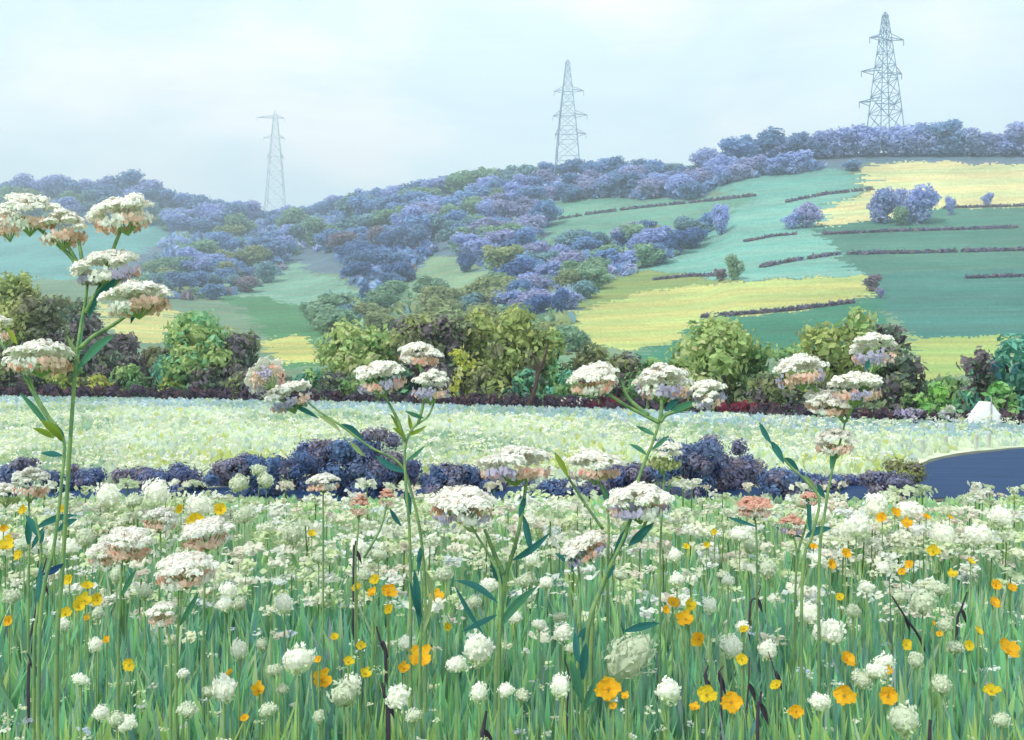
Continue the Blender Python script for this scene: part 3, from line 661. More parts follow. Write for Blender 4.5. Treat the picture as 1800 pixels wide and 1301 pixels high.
def broad_leaves():
    g = np.random.default_rng(8); n = 7500; x, y = field_xy(n, 1.3, 5.4, g)
    C = pick([S(116, 168, 128), S(96, 152, 128), S(142, 178, 118), S(160, 178, 166), S(150, 156, 172), S(176, 196, 130), S(84, 132, 118), S(186, 204, 164)], [5, 4, 3, 1.6, 1.0, 2, 2, 2], n, g, .08)*1.15
    m = g.random(n) < np.clip((y-2.9)/2.5, 0, .8); C[m] = pick([S(184, 204, 160), S(200, 212, 178), S(166, 196, 150)], [1, 1, 1], m.sum(), g, .06)*1.0
    C = C*.72+np.array([[.46, .54, .44]])*.28
    h = np.where(g.random(n) < .6, .54, .42)*(.7+.4*g.random(n)); wd = .022+.03*g.random(n)
    tag(link('broad_leaves', blades('broad_leaves', n, (x, y), np.minimum(h, .57), wd, np.clip(C, 0, .8), .3, 19), M_GRASS), 'broad soft leaves among the grass of the near meadow', 'leaves', kind='stuff')
broad_leaves()
def blossom_mass(name, n, d0, d1, zr, size, pal, wts, seed, petals=8, pw=1.0, side=.66, dens=None, kk=.9):
    g = np.random.default_rng(seed); x, y = field_xy(n, d0, d1, g, pw, side)
    if dens is not None:
        keep = g.random(n) < dens(x, y); x, y = x[keep], y[keep]; n = len(x)
    z = g.uniform(zr[0], zr[1], n); s = g.uniform(size[0], size[1], n)*(.6+.12*y if d1 < 12 else (.6+.035*y))
    c = pick(pal, wts, n, g, .06)*kk
    ctr = np.repeat(np.stack([x, y, z], 1), petals, 0); ss = np.repeat(s, petals)[:, None]
    off = g.normal(size=(n*petals, 3))*np.array([.42, .42, .16]); ctr = ctr+off*ss
    nr = g.normal(size=(n*petals, 3))*.55+np.array([-.1, -.35, 1.0]); nr /= np.linalg.norm(nr, axis=1)[:, None]
    a = np.cross(nr, g.normal(size=(n*petals, 3))); a /= np.linalg.norm(a, axis=1)[:, None]; b = np.cross(nr, a)
    q = np.stack([ctr-a*ss*.27, ctr-b*ss*.2, ctr+a*ss*.27, ctr+b*ss*.2], 1).reshape(-1, 3)
    C = np.repeat(c, petals, 0)*(1+g.normal(size=(n*petals, 1))*.05)
    return link(name, mesh_raw(name, q, np.arange(len(q)).reshape(-1, 4), np.clip(C, 0, .8)), M_PETAL)
WP = [S(250, 246, 226), S(234, 236, 204), S(216, 228, 180), S(242, 230, 212), S(222, 228, 224)]
tag(blossom_mass('pale_blossoms', 3900, 2.9, 5.7, (.46, .61), (.024, .06), WP, [5, 4, 3, 2, 1], 21, 24, .9,
    dens=lambda x, y: np.clip((y-2.9)/2.0, .07, .95)*(.55+.45*np.sin(x*2.3+y)*np.sin(y*2.1-x))), 'mass of tiny pale blossoms covering the far part of the near meadow', 'blossoms', kind='stuff')
tag(blossom_mass('blossom_flecks', 450, 1.7, 4.2, (.42, .60), (.012, .024), WP+[S(190, 200, 214)], [3, 3, 3, 1, 2, 2], 22, 12), 'tiny pale flecks of blossom low among the near grass', 'blossoms', kind='stuff')
def far_cover():
    g = np.random.default_rng(33); n = 30000; x, d = field_xy(n, 11.0, 50, g, 1.0, .75)
    px = x/d*1750+900; hd = np.interp(px, [-600, 0, 300, 600, 900, 1100, 1300, 1500, 1800, 2400], [hedge_d(q) for q in (-600, 0, 300, 600, 900, 1100, 1300, 1500, 1800, 2400)])
    far_ = CAM_Z*1750/(np.interp(px, [1400, 1540, 1620, 1700, 1800, 2500], [856, 846, 806, 790, 784, 780])-650)
    keep = (d < hd-.1) & ~((px > 1450) & (d < far_+.05)); x, d, hd = x[keep], d[keep], hd[keep]; n = len(x)
    C = pick([S(216, 224, 198), S(202, 216, 172), S(222, 228, 210), S(190, 208, 190), S(208, 210, 130), S(202, 212, 216)], [6, 4, 5, 2, .6, 2], n, g, .04)*.92
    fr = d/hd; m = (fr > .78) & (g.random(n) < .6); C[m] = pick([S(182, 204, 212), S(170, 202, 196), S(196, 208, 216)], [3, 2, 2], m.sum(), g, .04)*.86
    dr = np.sin(x*.9+d*.35)+np.sin(x*.37-d*.5+1)+.6*np.sin(x*2.7+d*1.1); C *= (1+.07*dr)[:, None]
    yl = (np.abs(d-13.5-.6*np.sin(x)) < 1.2) & (g.random(n) < .35+.3*np.sin(x*1.4+.5)); C[yl] = pick([S(206, 212, 128), S(198, 208, 150)], [1, 1], yl.sum(), g, .05)*.9
    gs = (dr < -.9) & (g.random(n) < .5); C[gs] = pick([S(178, 204, 168), S(168, 198, 176)], [1, 1], gs.sum(), g, .05)*.85
    h = (.07+.10*g.random(n)); wd = (.05+.07*g.random(n))*(.5+.04*d)
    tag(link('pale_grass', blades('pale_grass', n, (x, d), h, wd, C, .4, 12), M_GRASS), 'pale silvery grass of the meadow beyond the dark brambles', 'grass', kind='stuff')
    tag(blossom_mass('far_blossoms', 2600, 11.5, 26, (.10, .22), (.04, .10), WP[:3], [5, 4, 2], 44, 14, 1, .7,
        dens=lambda x, y: np.where((x/y*1750+900 > 1580) & (y < 17.5), 0, .3+.6*(np.sin(x*1.1+y*.6) > .1))), 'white blossoms sprinkled over the meadow beyond the brambles', 'blossoms', kind='stuff')
far_cover()

# ------------------------------------------------------------------ tall umbel flowers
CW = S(252, 250, 242, .94); PEACH = S(246, 212, 196, .98); LILAC_SHADE = S(200, 192, 218, .98); RED = S(240, 166, 150, .95)  # the lilac stands in for shade on the head undersides
G1 = S(150, 178, 112, .75); G2 = S(62, 124, 112, .75); G3 = S(150, 174, 60, .75)
def umbel_head(plant, c, w_, h_, tilt=(0, 0), seed=0, pal='mix', white=1.0, nrays=11, hub=None):
    "domed umbel: w_ wide and h_ high in metres; petals on the dome, buds and painted lilac shade below, rays from the hub"
    g = np.random.default_rng(seed); Rr = w_/2; m = MB(); h_ = h_*1.02
    rot = np.array(Euler((tilt[0], tilt[1], g.random()*6.28)).to_matrix())
    def place(V): return (np.asarray(V) @ rot.T)
    subs = []; ns = 17
    for j in range(ns):
        rr_ = math.sqrt((j+.3)/ns)*Rr*.80*(1+g.normal()*.07); t_ = j*2.39996+g.normal()*.15; f_ = rr_/Rr
        subs.append((math.cos(t_)*rr_, math.sin(t_)*rr_, h_*(.34-.52*f_**2+g.normal()*.05), Rr*(.25+.07*g.random())))
    for (sx, sy, sz, sr) in subs:
        n = 62; ph = np.arccos(1-g.random(n)*1.05); th = g.random(n)*6.283
        u = np.stack([np.sin(ph)*np.cos(th), np.sin(ph)*np.sin(th), np.cos(ph)], 1)
        pos = np.array([sx, sy, sz])+u*np.array([sr, sr, sr*.62])*(1+g.normal(size=(n, 1))*.09)
        nr = u+np.array([0, 0, .35])+g.normal(size=(n, 3))*.32; nr /= np.linalg.norm(nr, axis=1)[:, None]
        a = np.cross(nr, g.normal(size=(n, 3))); a /= np.linalg.norm(a, axis=1)[:, None]; b = np.cross(nr, a)
        L1 = Rr*(.055+.06*g.random(n))[:, None]; W1 = L1*.62
        q = np.stack([pos-a*L1, pos-b*W1, pos+a*L1, pos+b*W1], 1).reshape(-1, 3)
        cc = CW*white*(1+g.normal(size=(n, 1))*.03); warm = g.random(n) < .14; cc[warm] = S(246, 232, 218, .9)*white
        m.add(place(q), np.arange(len(q)).reshape(-1, 4), cc)
        k_ = 9; V = [(sx, sy, sz+sr*.55)]
        for p_ in (.7, 1.35):
            V += [(sx+math.cos(q_*6.283/k_)*sr*.88*math.sin(p_), sy+math.sin(q_*6.283/k_)*sr*.88*math.sin(p_), sz+sr*.55*math.cos(p_)) for q_ in range(k_)]
        m.add(place(V), [(0, 1+q_, 1+(q_+1) % k_) for q_ in range(k_)], CW*white)
        m.add(place(V), [(1+q_, 1+k_+q_, 1+k_+(q_+1) % k_, 1+(q_+1) % k_) for q_ in range(k_)], CW*white)
    head = m.build('flower_head', M_PETAL, plant, c)
    # rosy buds under the dome; the lilac ones paint its shade
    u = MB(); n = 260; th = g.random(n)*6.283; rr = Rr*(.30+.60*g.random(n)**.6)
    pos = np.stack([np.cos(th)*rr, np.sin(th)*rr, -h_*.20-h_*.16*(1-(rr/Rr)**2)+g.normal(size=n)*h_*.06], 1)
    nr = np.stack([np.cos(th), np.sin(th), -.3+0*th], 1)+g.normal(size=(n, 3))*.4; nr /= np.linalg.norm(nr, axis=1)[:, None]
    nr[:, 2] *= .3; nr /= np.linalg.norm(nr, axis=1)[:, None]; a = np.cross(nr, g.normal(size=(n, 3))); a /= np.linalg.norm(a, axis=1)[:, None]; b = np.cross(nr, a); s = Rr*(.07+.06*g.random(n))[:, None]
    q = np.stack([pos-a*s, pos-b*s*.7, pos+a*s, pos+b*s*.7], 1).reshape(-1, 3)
    pick_ = {'mix': [PEACH, LILAC_SHADE, CW, LILAC_SHADE, PEACH, LILAC_SHADE, PEACH], 'peach': [PEACH, CW*.95, PEACH, S(224, 190, 166, .85), PEACH, PEACH, CW*.95], 'lilac': [LILAC_SHADE, LILAC_SHADE, PEACH, LILAC_SHADE, CW*.95, LILAC_SHADE, PEACH], 'green': [S(200, 206, 150, .8)]*7}[pal]
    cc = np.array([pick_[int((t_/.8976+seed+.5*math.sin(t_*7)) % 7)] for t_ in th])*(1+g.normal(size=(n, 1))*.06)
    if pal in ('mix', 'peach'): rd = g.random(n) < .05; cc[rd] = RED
    u.add(place(q), np.arange(len(q)).reshape(-1, 4), cc); u.build('buds_and_shade', M_PETAL, head)
    r_ = MB(); hub = np.array([0, 0, -h_*.62])
    for j in range(nrays):
        t_ = j*6.283/nrays; e = np.array([math.cos(t_)*Rr*.5, math.sin(t_)*Rr*.5, -h_*.12]); mid = (hub+e)/2+np.array([math.cos(t_), math.sin(t_), 0])*Rr*.06
        P_ = place([hub, mid, e]); r_.tube([tuple(v) for v in P_], Rr*.028, Rr*.018, G1, 4)
    r_.build('ray_spokes', M_STEM, head)
    return Vector(tuple(place([hub])[0]))+Vector(c)

def leaf_blade(plant, p0, p1, wd, c, bend=.15, name='leaf'):
    "lanceolate folded leaf from p0 to p1"
    p0, p1 = Vector(p0), Vector(p1); ax = p1-p0; L_ = ax.length; side = ax.cross(Vector((0.15, -1, .1)))
    side.normalize(); up = side.cross(ax).normalized(); V = []; n = 7
    for i in range(n+1):
        t = i/n; w_ = wd*math.sin(math.pi*min(1, t*1.0))**.8*(1-.25*t) if 0 < i < n else 0.0006
        m = p0+ax*t+Vector((0, 0, 1))*math.sin(t*math.pi)*L_*bend
        V += [m-side*w_, m-up*w_*.22, m+side*w_]
    F = []; C = []
    for i in range(n):
        for k in (0, 1):
            F.append((3*i+k, 3*i+k+1, 3*i+k+4, 3*i+k+3)); C.append(np.asarray(c)*(1.08 if k else .93))
    m = MB(); m.add([tuple(v) for v in V], F, np.array(C)); return m.build(name, M_GRASS, plant, smooth=True)

def umbel_plant(label, d, heads, stems, leaves=(), group='tall white umbel flowers', r0=.005, name='umbel_flower'):
    """heads: (px,py,w,h[,pal,white,depth offset,tilt]); stems: list of plan polylines, the first is the main one and goes to the ground; leaves: (x0,y0,x1,y1,width px,colour)"""
    k = d/1750; main = stems[0]; foot = P(main[-1][0], main[-1][1], d); base = Vector((foot.x, d, 0)); pl = empty(name, base)
    def rel(px, py, off=0): return P(px, py, d+off)-base
    pts = [rel(*p) for p in main]; last = pts[-1]; 
    if last.z > .02: pts.append(Vector((last.x*.3, last.y, max(0, last.z*.4)))); pts.append(Vector((0, 0, -.01)))
    m = MB(); m.tube(smooth_path(pts), r0*.45, r0*.85, G1, 7, G2); m.build('stem', M_STEM, pl, smooth=True)
    for s in stems[1:]:
        m = MB(); m.tube(smooth_path([rel(*p) for p in s]), r0*.5, r0*.8, G1, 6, G2 if len(s) > 2 else G3); m.build('branch', M_STEM, pl, smooth=True)
    for i, h in enumerate(heads):
        px, py, w_, h_ = h[:4]; o = h[4] if len(h) > 4 else {}
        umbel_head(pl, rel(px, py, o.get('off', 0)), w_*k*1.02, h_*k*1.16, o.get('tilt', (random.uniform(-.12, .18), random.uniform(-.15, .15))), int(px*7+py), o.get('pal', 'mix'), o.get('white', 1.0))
    for (x0, y0, x1, y1, w_, c) in leaves:
        leaf_blade(pl, rel(x0, y0), rel(x1, y1, random.uniform(-.06, .06)), w_*k*.5, c, random.uniform(-.08, .12))
    return tag(pl, label, 'flower', group)
T1 = S(64, 124, 120, .95); T2 = S(96, 154, 122, .9); T3 = S(148, 170, 70, .85); T4 = S(176, 194, 138, .85)
umbel_plant('tallest umbel plant at the left, six cream heads against the blue hill', 2.0,
 [(52, 372, 100, 58, dict(pal='peach')), (12, 390, 60, 50, dict(pal='peach', off=.05)), (112, 402, 84, 52, dict(pal='peach', tilt=(0, -.15))), (216, 376, 112, 52, dict(pal='peach', tilt=(0, .25))), (190, 470, 118, 50, dict(pal='mix', tilt=(0, .2))), (240, 526, 122, 46, dict(pal='peach', off=-.04))],
 [[(155, 490), (150, 530), (142, 575), (134, 630), (131, 665), (122, 800), (110, 1000), (100, 1150)], [(115, 425), (130, 450), (148, 485)], [(138, 420), (143, 450), (148, 490)], [(214, 400), (202, 430), (192, 460), (168, 500)], [(60, 395), (90, 420), (128, 455), (148, 500)], [(190, 495), (170, 515), (150, 550)], [(235, 545), (200, 570), (165, 590), (140, 612)]],
 [(160, 535, 210, 485, 16, T1), (155, 560, 180, 490, 12, T1), (135, 650, 202, 588, 18, T2), (230, 568, 246, 532, 12, T1), (132, 668, 150, 520, 10, T2), (140, 640, 118, 590, 10, T4)], r0=.006)
umbel_plant('umbel plant cut by the left edge, one wide cream head below the tallest plant', 1.95,
 [(72, 630, 118, 46, dict(pal='peach')), (2, 575, 44, 50, dict(pal='peach', off=.05))],
 [[(48, 652), (62, 690), (85, 730), (112, 772), (108, 850), (95, 960), (70, 1100)], [(0, 600), (20, 628), (45, 665), (75, 720), (108, 768)]],
 [(35, 690, 96, 768, 12, T2), (95, 770, 58, 752, 12, T3), (112, 775, 72, 738, 18, T3), (112, 778, 95, 745, 16, T1), (30, 605, 12, 575, 10, T3), (110, 800, 72, 796, 12, T1)])
umbel_plant('umbel plant left of centre with a head tilted on its side and a drooping one', 2.35,
 [(466, 664, 74, 44, dict(pal='mix', tilt=(.2, -1.05))), (508, 696, 84, 44, dict(pal='lilac', tilt=(0, -.35)))],
 [[(532, 698), (560, 722), (600, 748), (650, 785), (700, 812), (722, 860), (742, 960), (748, 1100)], [(476, 690), (500, 706), (540, 712)]],
 [(515, 712, 560, 735, 10, T1), (560, 730, 600, 760, 10, T4), (600, 745, 640, 775, 12, T1), (660, 800, 715, 830, 14, T1), (615, 775, 642, 802, 10, T4), (712, 860, 722, 905, 14, T1), (740, 960, 735, 1010, 10, T1), (745, 1000, 765, 1060, 12, T4)])
umbel_plant('umbel plant with three plump heads against the dark bushes at centre', 2.3,
 [(738, 622, 80, 34, dict(pal='peach', off=.06)), (669, 662, 94, 50, dict(pal='mix')), (757, 676, 72, 48, dict(pal='lilac', off=-.04))],
 [[(766, 700), (752, 732), (726, 752), (712, 790), (714, 860), (720, 940), (722, 1100)], [(672, 685), (682, 705), (700, 740), (712, 775)], [(738, 640), (745, 700), (735, 745)]],
 [(712, 778, 686, 728, 9, T3), (712, 770, 690, 752, 9, T3), (716, 765, 750, 748, 8, T3), (745, 735, 712, 722, 9, T2), (714, 810, 748, 782, 8, T2), (725, 760, 718, 728, 8, T3)])
umbel_plant('umbel plant right of centre with three heads on a thick slanting stem', 2.3,
 [(1044, 665, 92, 46, dict(pal='peach')), (1166, 672, 108, 54, dict(pal='mix', off=.05)), (1244, 691, 66, 46, dict(pal='lilac', off=-.03, tilt=(0, .3)))],
 [[(1160, 738), (1148, 775), (1132, 815), (1118, 855), (1108, 900), (1085, 960), (1060, 1030), (1040, 1100)], [(1058, 685), (1100, 712), (1135, 730), (1158, 742)], [(1162, 695), (1163, 715), (1160, 740)], [(1238, 702), (1205, 718), (1172, 728), (1160, 742)], [(1092, 668), (1105, 700), (1140, 730)]],
 [(1152, 765, 1118, 748, 10, T2), (1138, 800, 1106, 780, 9, T2), (1146, 790, 1176, 765, 10, T2), (1168, 722, 1195, 700, 14, T1), (1175, 728, 1225, 705, 14, T2), (1112, 880, 1160, 850, 8, T2)], r0=.007)
umbel_plant('umbel plant at the right with five heads, one hanging lower, before the dark hedge', 2.4,
 [(1405, 652, 94, 48, dict(pal='mix', tilt=(0, -.2))), (1535, 614, 84, 56, dict(pal='lilac', off=.05, tilt=(0, .15))), (1502, 680, 96, 46, dict(pal='mix', off=-.04)), (1454, 706, 84, 34, dict(pal='peach', tilt=(0, -.25))), (1468, 776, 74, 42, dict(pal='peach', white=.93))],
 [[(1486, 738), (1480, 765), (1470, 800), (1462, 830), (1450, 900), (1440, 1000)], [(1425, 676), (1440, 690), (1465, 712), (1484, 742)], [(1535, 640), (1525, 665), (1505, 705), (1487, 740)], [(1500, 700), (1494, 720), (1487, 742)], [(1458, 715), (1470, 728), (1484, 742)]],
 [(1422, 672, 448+1000, 700, 12, T4), (1478, 720, 1462, 700, 9, T2), (1522, 650, 1528, 630, 10, T1), (1466, 790, 1460, 825, 12, T2), (1488, 735, 1502, 705, 9, T4)])
umbel_plant('broad low umbel head with lilac right half above the dark brambles at centre', 2.3,
 [(905, 817, 136, 50, dict(pal='mix', white=.97))], [[(928, 828), (922, 870), (916, 910), (905, 960), (890, 1010), (880, 1090), (872, 1200)], [(852, 930), (868, 970), (885, 1010)]],
 [(924, 870, 912, 910, 12, T1), (920, 905, 935, 975, 14, T1), (900, 985, 968, 935, 14, T1), (884, 1030, 862, 985, 14, T1), (876, 1060, 800, 1020, 14, T1), (874, 1080, 812, 1110, 12, T1), (872, 1110, 945, 1030, 18, T2)], r0=.008)
umbel_plant('umbel with a flat cream head and a lilac patch, left of the thick central stem', 2.2,
 [(812, 888, 120, 46, dict(pal='mix', tilt=(0, -.2)))], [[(818, 905), (838, 940), (862, 980), (880, 1030), (878, 1150)]], [(835, 935, 815, 925, 8, T4)])
umbel_plant('pair of white heads with peach undersides in front of the brambles right of centre', 2.5,
 [(1045, 818, 100, 46, dict(pal='peach'))], [[(1050, 838), (1062, 870), (1070, 920), (1068, 1050)], [(975, 795), (1000, 840), (1025, 880), (1060, 930)]], [(975, 795, 1000, 842, 12, T3), (1052, 850, 1072, 882, 8, T2)])
umbel_plant('small round white head with green underside beside the thick slanting stem', 2.6,
 [(1168, 798, 70, 50, dict(pal='green'))], [[(1168, 822), (1165, 880), (1160, 1000)]], [(1166, 880, 1180, 850, 8, T2)])
umbel_plant('wide white head with lilac centre low right of the thick slanting stem', 2.15,
 [(1122, 882, 124, 52, dict(pal='lilac'))], [[(1112, 905), (1092, 955), (1075, 990), (1058, 1030), (1030, 1140)], [(1130, 930), (1140, 905), (1150, 890)]],
 [(1104, 960, 1150, 918, 18, T1), (1105, 925, 1078, 985, 16, T1), (1060, 1020, 1082, 990, 12, T1), (1035, 1100, 1010, 1150, 16, T1)], r0=.0075)
umbel_plant('drooping white umbel head tilted right, between the two thick stems', 2.25,
 [(1026, 962, 88, 38, dict(pal='mix', tilt=(.1, .5)))], [[(1012, 975), (1018, 1010), (1020, 1080), (1015, 1180)]], [(1010, 985, 976, 972, 14, T1), (1012, 980, 1004, 1005, 8, T1)])
umbel_plant('double white head with peach patches low at the left', 2.15, [(225, 955, 88, 48, dict(pal='peach')), (182, 972, 60, 36, dict(pal='peach', off=.04))], [[(215, 975), (212, 1040), (208, 1150)]], [(212, 1050, 240, 1000, 10, T2)])
umbel_plant('domed white head with warm peach underside at the lower left', 2.0, [(326, 1002, 108, 46, dict(pal='peach', tilt=(.1, 0)))], [[(322, 1020), (316, 1080), (310, 1180)]], [(316, 1100, 350, 1040, 12, T2)])
umbel_plant('white head with pinkish eye right of the double head at the left', 2.4, [(362, 938, 94, 42, dict(pal='peach'))], [[(362, 955), (360, 1020), (358, 1120)]], [])
umbel_plant('small rosy head behind the double head at the left', 2.7, [(282, 912, 62, 34, dict(pal='peach', white=.9))], [[(282, 925), (282, 980), (280, 1060)]], [])
umbel_plant('small peach and white head low at the left under the domed one', 1.95, [(286, 1076, 54, 40, dict(pal='peach'))], [[(292, 1092), (300, 1140), (300, 1220)]], [])
umbel_plant('pale faded head with a tan underside at the far left before the brambles', 2.5, [(55, 848, 66, 50, dict(pal='peach', white=.9)), (12, 868, 50, 34, dict(pal='green', off=.05))], [[(50, 870), (52, 940), (50, 1050)]], [(50, 960, 50, 905, 14, T1), (55, 965, 78, 925, 10, T1), (60, 930, 135, 905, 14, T1)])
umbel_plant('small white and orange tan head at the right foot of the long bramble row', 2.9, [(568, 848, 62, 26, dict(pal='peach', white=.95))], [[(568, 860), (568, 940)]], [])
umbel_plant('pair of salmon coloured small heads under the long bramble row', 2.9, [(632, 888, 36, 34, dict(pal='peach', white=.0)), (680, 874, 32, 32, dict(pal='peach', white=.0, off=.05))], [[(632, 900), (628, 950), (625, 1000)], [(680, 886), (668, 930), (640, 980)]], [(685, 893, 706, 925, 10, T1)])
umbel_plant('wide salmon pink head right of centre below the tall dark hump', 2.9, [(1326, 890, 64, 34, dict(pal='peach', white=.0))], [[(1326, 905), (1330, 960)]], [])
umbel_plant('salmon head with dark leaves under the thin leafy stalk', 2.8, [(1392, 922, 44, 34, dict(pal='mix', white=.0)), (1422, 876, 36, 22, dict(pal='peach', white=0))], [[(1392, 935), (1400, 970), (1398, 1060)], [(1425, 885), (1415, 930), (1402, 970)]], [(1415, 945, 1462, 928, 16, T1), (1412, 945, 1362, 925, 8, T1), (1278, 908, 1332, 926, 8, T1), (1425, 905, 1418, 870, 10, T1)])
umbel_plant('headless leafy stalk leaning left at the right, crossing the pale meadow', 2.3, [],
 [[(1338, 745), (1360, 785), (1390, 820), (1420, 848), (1440, 880), (1428, 940), (1410, 1020)]], [(1335, 742, 1356, 780, 12, T1), (1356, 775, 1378, 815, 16, T1), (1378, 805, 1405, 828, 14, T1), (1415, 835, 1438, 865, 14, T4), (1436, 850, 1450, 875, 14, T1), (1425, 940, 1420, 880, 10, T1)], name='leafy_stalk')
umbel_plant('leafy dark stalk with long blades at the lower left edge', 2.0, [], [[(62, 910), (72, 960), (70, 1010), (66, 1080), (60, 1150)]], [(68, 945, 45, 905, 14, T1), (70, 955, 78, 930, 8, T1), (100, 935, 136, 912, 14, T1), (72, 990, 66, 1060, 12, T1), (75, 1010, 112, 990, 14, S(60, 100, 150, .6))], name='leafy_stalk')
umbel_plant('dark leaf stalk forking near the central yellow flowers', 2.1, [], [[(740, 1000), (742, 1050), (740, 1110), (738, 1200)]], [(738, 1110, 728, 1000, 14, T1), (745, 1110, 760, 1040, 12, T4), (800, 1030, 850, 1115, 10, T1), (742, 1090, 720, 1020, 12, T1)], name='leafy_stalk')
umbel_plant('dark green leaf clump below the wide low right flower', 1.95, [], [[(1020, 1120), (1022, 1160), (1024, 1260)]], [(1022, 1170, 1010, 1110, 20, T1), (1024, 1200, 1030, 1130, 18, T1), (1095, 1110, 1160, 1095, 16, T1), (1024, 1240, 1002, 1160, 20, T2), (1026, 1250, 1050, 1190, 20, T2)], name='leafy_stalk')

# fix peach-only heads: their florets are salmon themselves
for o in bpy.data.objects:
    if o.name.startswith('flower_head'):
        a = o.data.color_attributes['Col']; n = len(a.data); buf = np.zeros(n*4, dtype=np.float32); a.data.foreach_get('color', buf); b_ = buf.reshape(-1, 4)
        if b_[:, :3].max() < .7 and (b_[:, 0] < .001).mean() > .4:
            m = b_[:, 0] < .001; v = .9+.2*np.repeat(rng.random(n//2+1), 2)[:n]
            b_[m, :3] = (S(240, 194, 174, .92)[None]*v[:, None])[m]; a.data.foreach_set('color', b_.ravel())

# ------------------------------------------------------------------ small flowers, one object each
def puff_mesh(seed, el=1.0):
    g = np.random.default_rng(seed); n = 240; u = g.normal(size=(n, 3)); u /= np.linalg.norm(u, axis=1)[:, None]
    r = .80*(1+.13*np.sin(u[:, 0]*4+seed*2)+.12*np.sin(u[:, 2]*5+u[:, 1]*4+seed))*(1+g.normal(size=n)*.09); pos = u*r[:, None]*np.array([1, 1, .92*el])
    nr = u+g.normal(size=(n, 3))*.45; nr /= np.linalg.norm(nr, axis=1)[:, None]
    up = np.array([0, 0, 1.0])+g.normal(size=(n, 3))*.4; a = up-nr*(up*nr).sum(1)[:, None]; a /= np.linalg.norm(a, axis=1)[:, None]; b = np.cross(nr, a)
    q = np.stack([pos-a*.13, pos-b*.11, pos+a*.19+nr*.05, pos+b*.11], 1).reshape(-1, 3)
    c = np.tile([[.98, .97, .93]], (n, 1))*(1+g.normal(size=(n, 1))*.04); gq = u[:, 2] < -.55; c[gq] = [.82, .9, .66]
    m = MB(); m.add(q, np.arange(len(q)).reshape(-1, 4), c)
    # inner ball
    k = 8; V = [(math.sin(p_)*math.cos(t_)*.76, math.sin(p_)*math.sin(t_)*.76, math.cos(p_)*.72*el) for p_ in np.linspace(.15, 3.0, 6) for t_ in np.arange(k)*6.283/k]
    m.add(V, [(i*k+j, (i+1)*k+j, (i+1)*k+(j+1) % k, i*k+(j+1) % k) for i in range(5) for j in range(k)], [.93, .94, .86])
    me = m.mesh('blossom'); me.materials.append(M_PETAL); return me
def cup_mesh(seed):
    "open buttercup: five broad overlapping petals round a small boss, built face up"
    g = np.random.default_rng(seed); m = MB(); 
    for i in range(5):
        t = i*1.2566+g.normal()*.08; ca, sa = math.cos(t), math.sin(t); n = 5; V = []; pl_ = g.uniform(.75, 1.12)
        for j, (rr, zz, ww) in enumerate([(.08, 0, .10), (.38, .08, .36), (.70, .24, .52), (.92, .42, .42), (1.0, .52, .16)]):
            for s in (-1, 0, 1):
                x, y = rr*(1+g.normal()*.10)*pl_, s*ww*(1+g.normal()*.12); V.append((ca*x-sa*y, sa*x+ca*y, zz+(.07 if s else 0)+g.normal()*.05))
        F = [(3*j+k, 3*j+k+1, 3*j+k+4, 3*j+k+3) for j in range(4) for k in (0, 1)]; m.add(V, F, np.array([1, 1, 1])*(1+g.normal()*.07))
    for j in range(14):
        t = j*2.4; r = .2*math.sqrt(j/14); m.add([(r*math.cos(t)-.04, r*math.sin(t), .12), (r*math.cos(t)+.04, r*math.sin(t), .12), (r*math.cos(t), r*math.sin(t)+.02, .26)], [(0, 1, 2)], [.8, .75, .5])
    me = m.mesh('petals'); me.materials.append(M_PETAL); return me
PUFF = [puff_mesh(s, e) for s, e in ((1, 1), (2, .85), (3, 1.05), (4, .8))]
BUD = puff_mesh(9, 1.7)
CUP = [cup_mesh(s) for s in range(4)]
sm = MB(); sm.tube(smooth_path([(0, 0, 0), (.0, .0, .4), (0.0, 0, .75), (0, 0, 1)]), .0032, .0022, G1, 5, T2); STEM_M = sm.mesh('stem'); STEM_M.materials.append(M_STEM)
sl = MB()
for a in (.4, 3.3): sl.add([(0, 0, .25), (math.cos(a)*.02-.006, math.sin(a)*.02, .42), (math.cos(a)*.05, math.sin(a)*.05, .55), (math.cos(a)*.02+.006, math.sin(a)*.02, .42)], [(0, 1, 2, 3)], T2)
LEAF_M = sl.mesh('leaf'); LEAF_M.materials.append(M_GRASS)
LAND = [(52, 372, 'the highest left flower heads'), (72, 630, 'the wide head at the left edge'), (466, 664, 'the tilted head'), (738, 640, 'the three plump central heads'), (905, 817, 'the broad low central head'), (812, 888, 'the flat cream head'), (1122, 882, 'the wide lilac centred head'), (1026, 962, 'the drooping white head'),
 (225, 955, 'the double peach patched head'), (326, 1002, 'the lower left domed head'), (362, 938, 'the head with the pinkish eye'), (286, 1076, 'the small peach and white head'), (1326, 890, 'the wide salmon head'), (1392, 922, 'the dark leaved salmon head'), (740, 1158, 'the largest central orange flower'), (1105, 1155, 'the largest pale bloom'), (525, 1160, 'the big white bloom left of centre'),
 (1590, 1265, 'the white bloom at the bottom right'), (1630, 1120, 'the thick dark stalk'), (1770, 1145, 'the golden flower at the right edge'), (148, 1058, 'the yellow cluster on the left'), (20, 960, 'the left edge yellow flowers'), (1420, 1075, 'the white bloom right of centre'), (1285, 1235, 'the biggest bottom orange flower'), (565, 1195, 'the orange flower left of centre'), (1240, 1080, 'the left tall dark stalks'), (840, 1140, 'the round white bloom at centre'), (395, 1210, 'the white bloom low at the left'), (1070, 1210, 'the orange flower below the largest bloom'), (680, 1045, 'the orange-yellow trio near centre')]
used = {}
PENDING = []
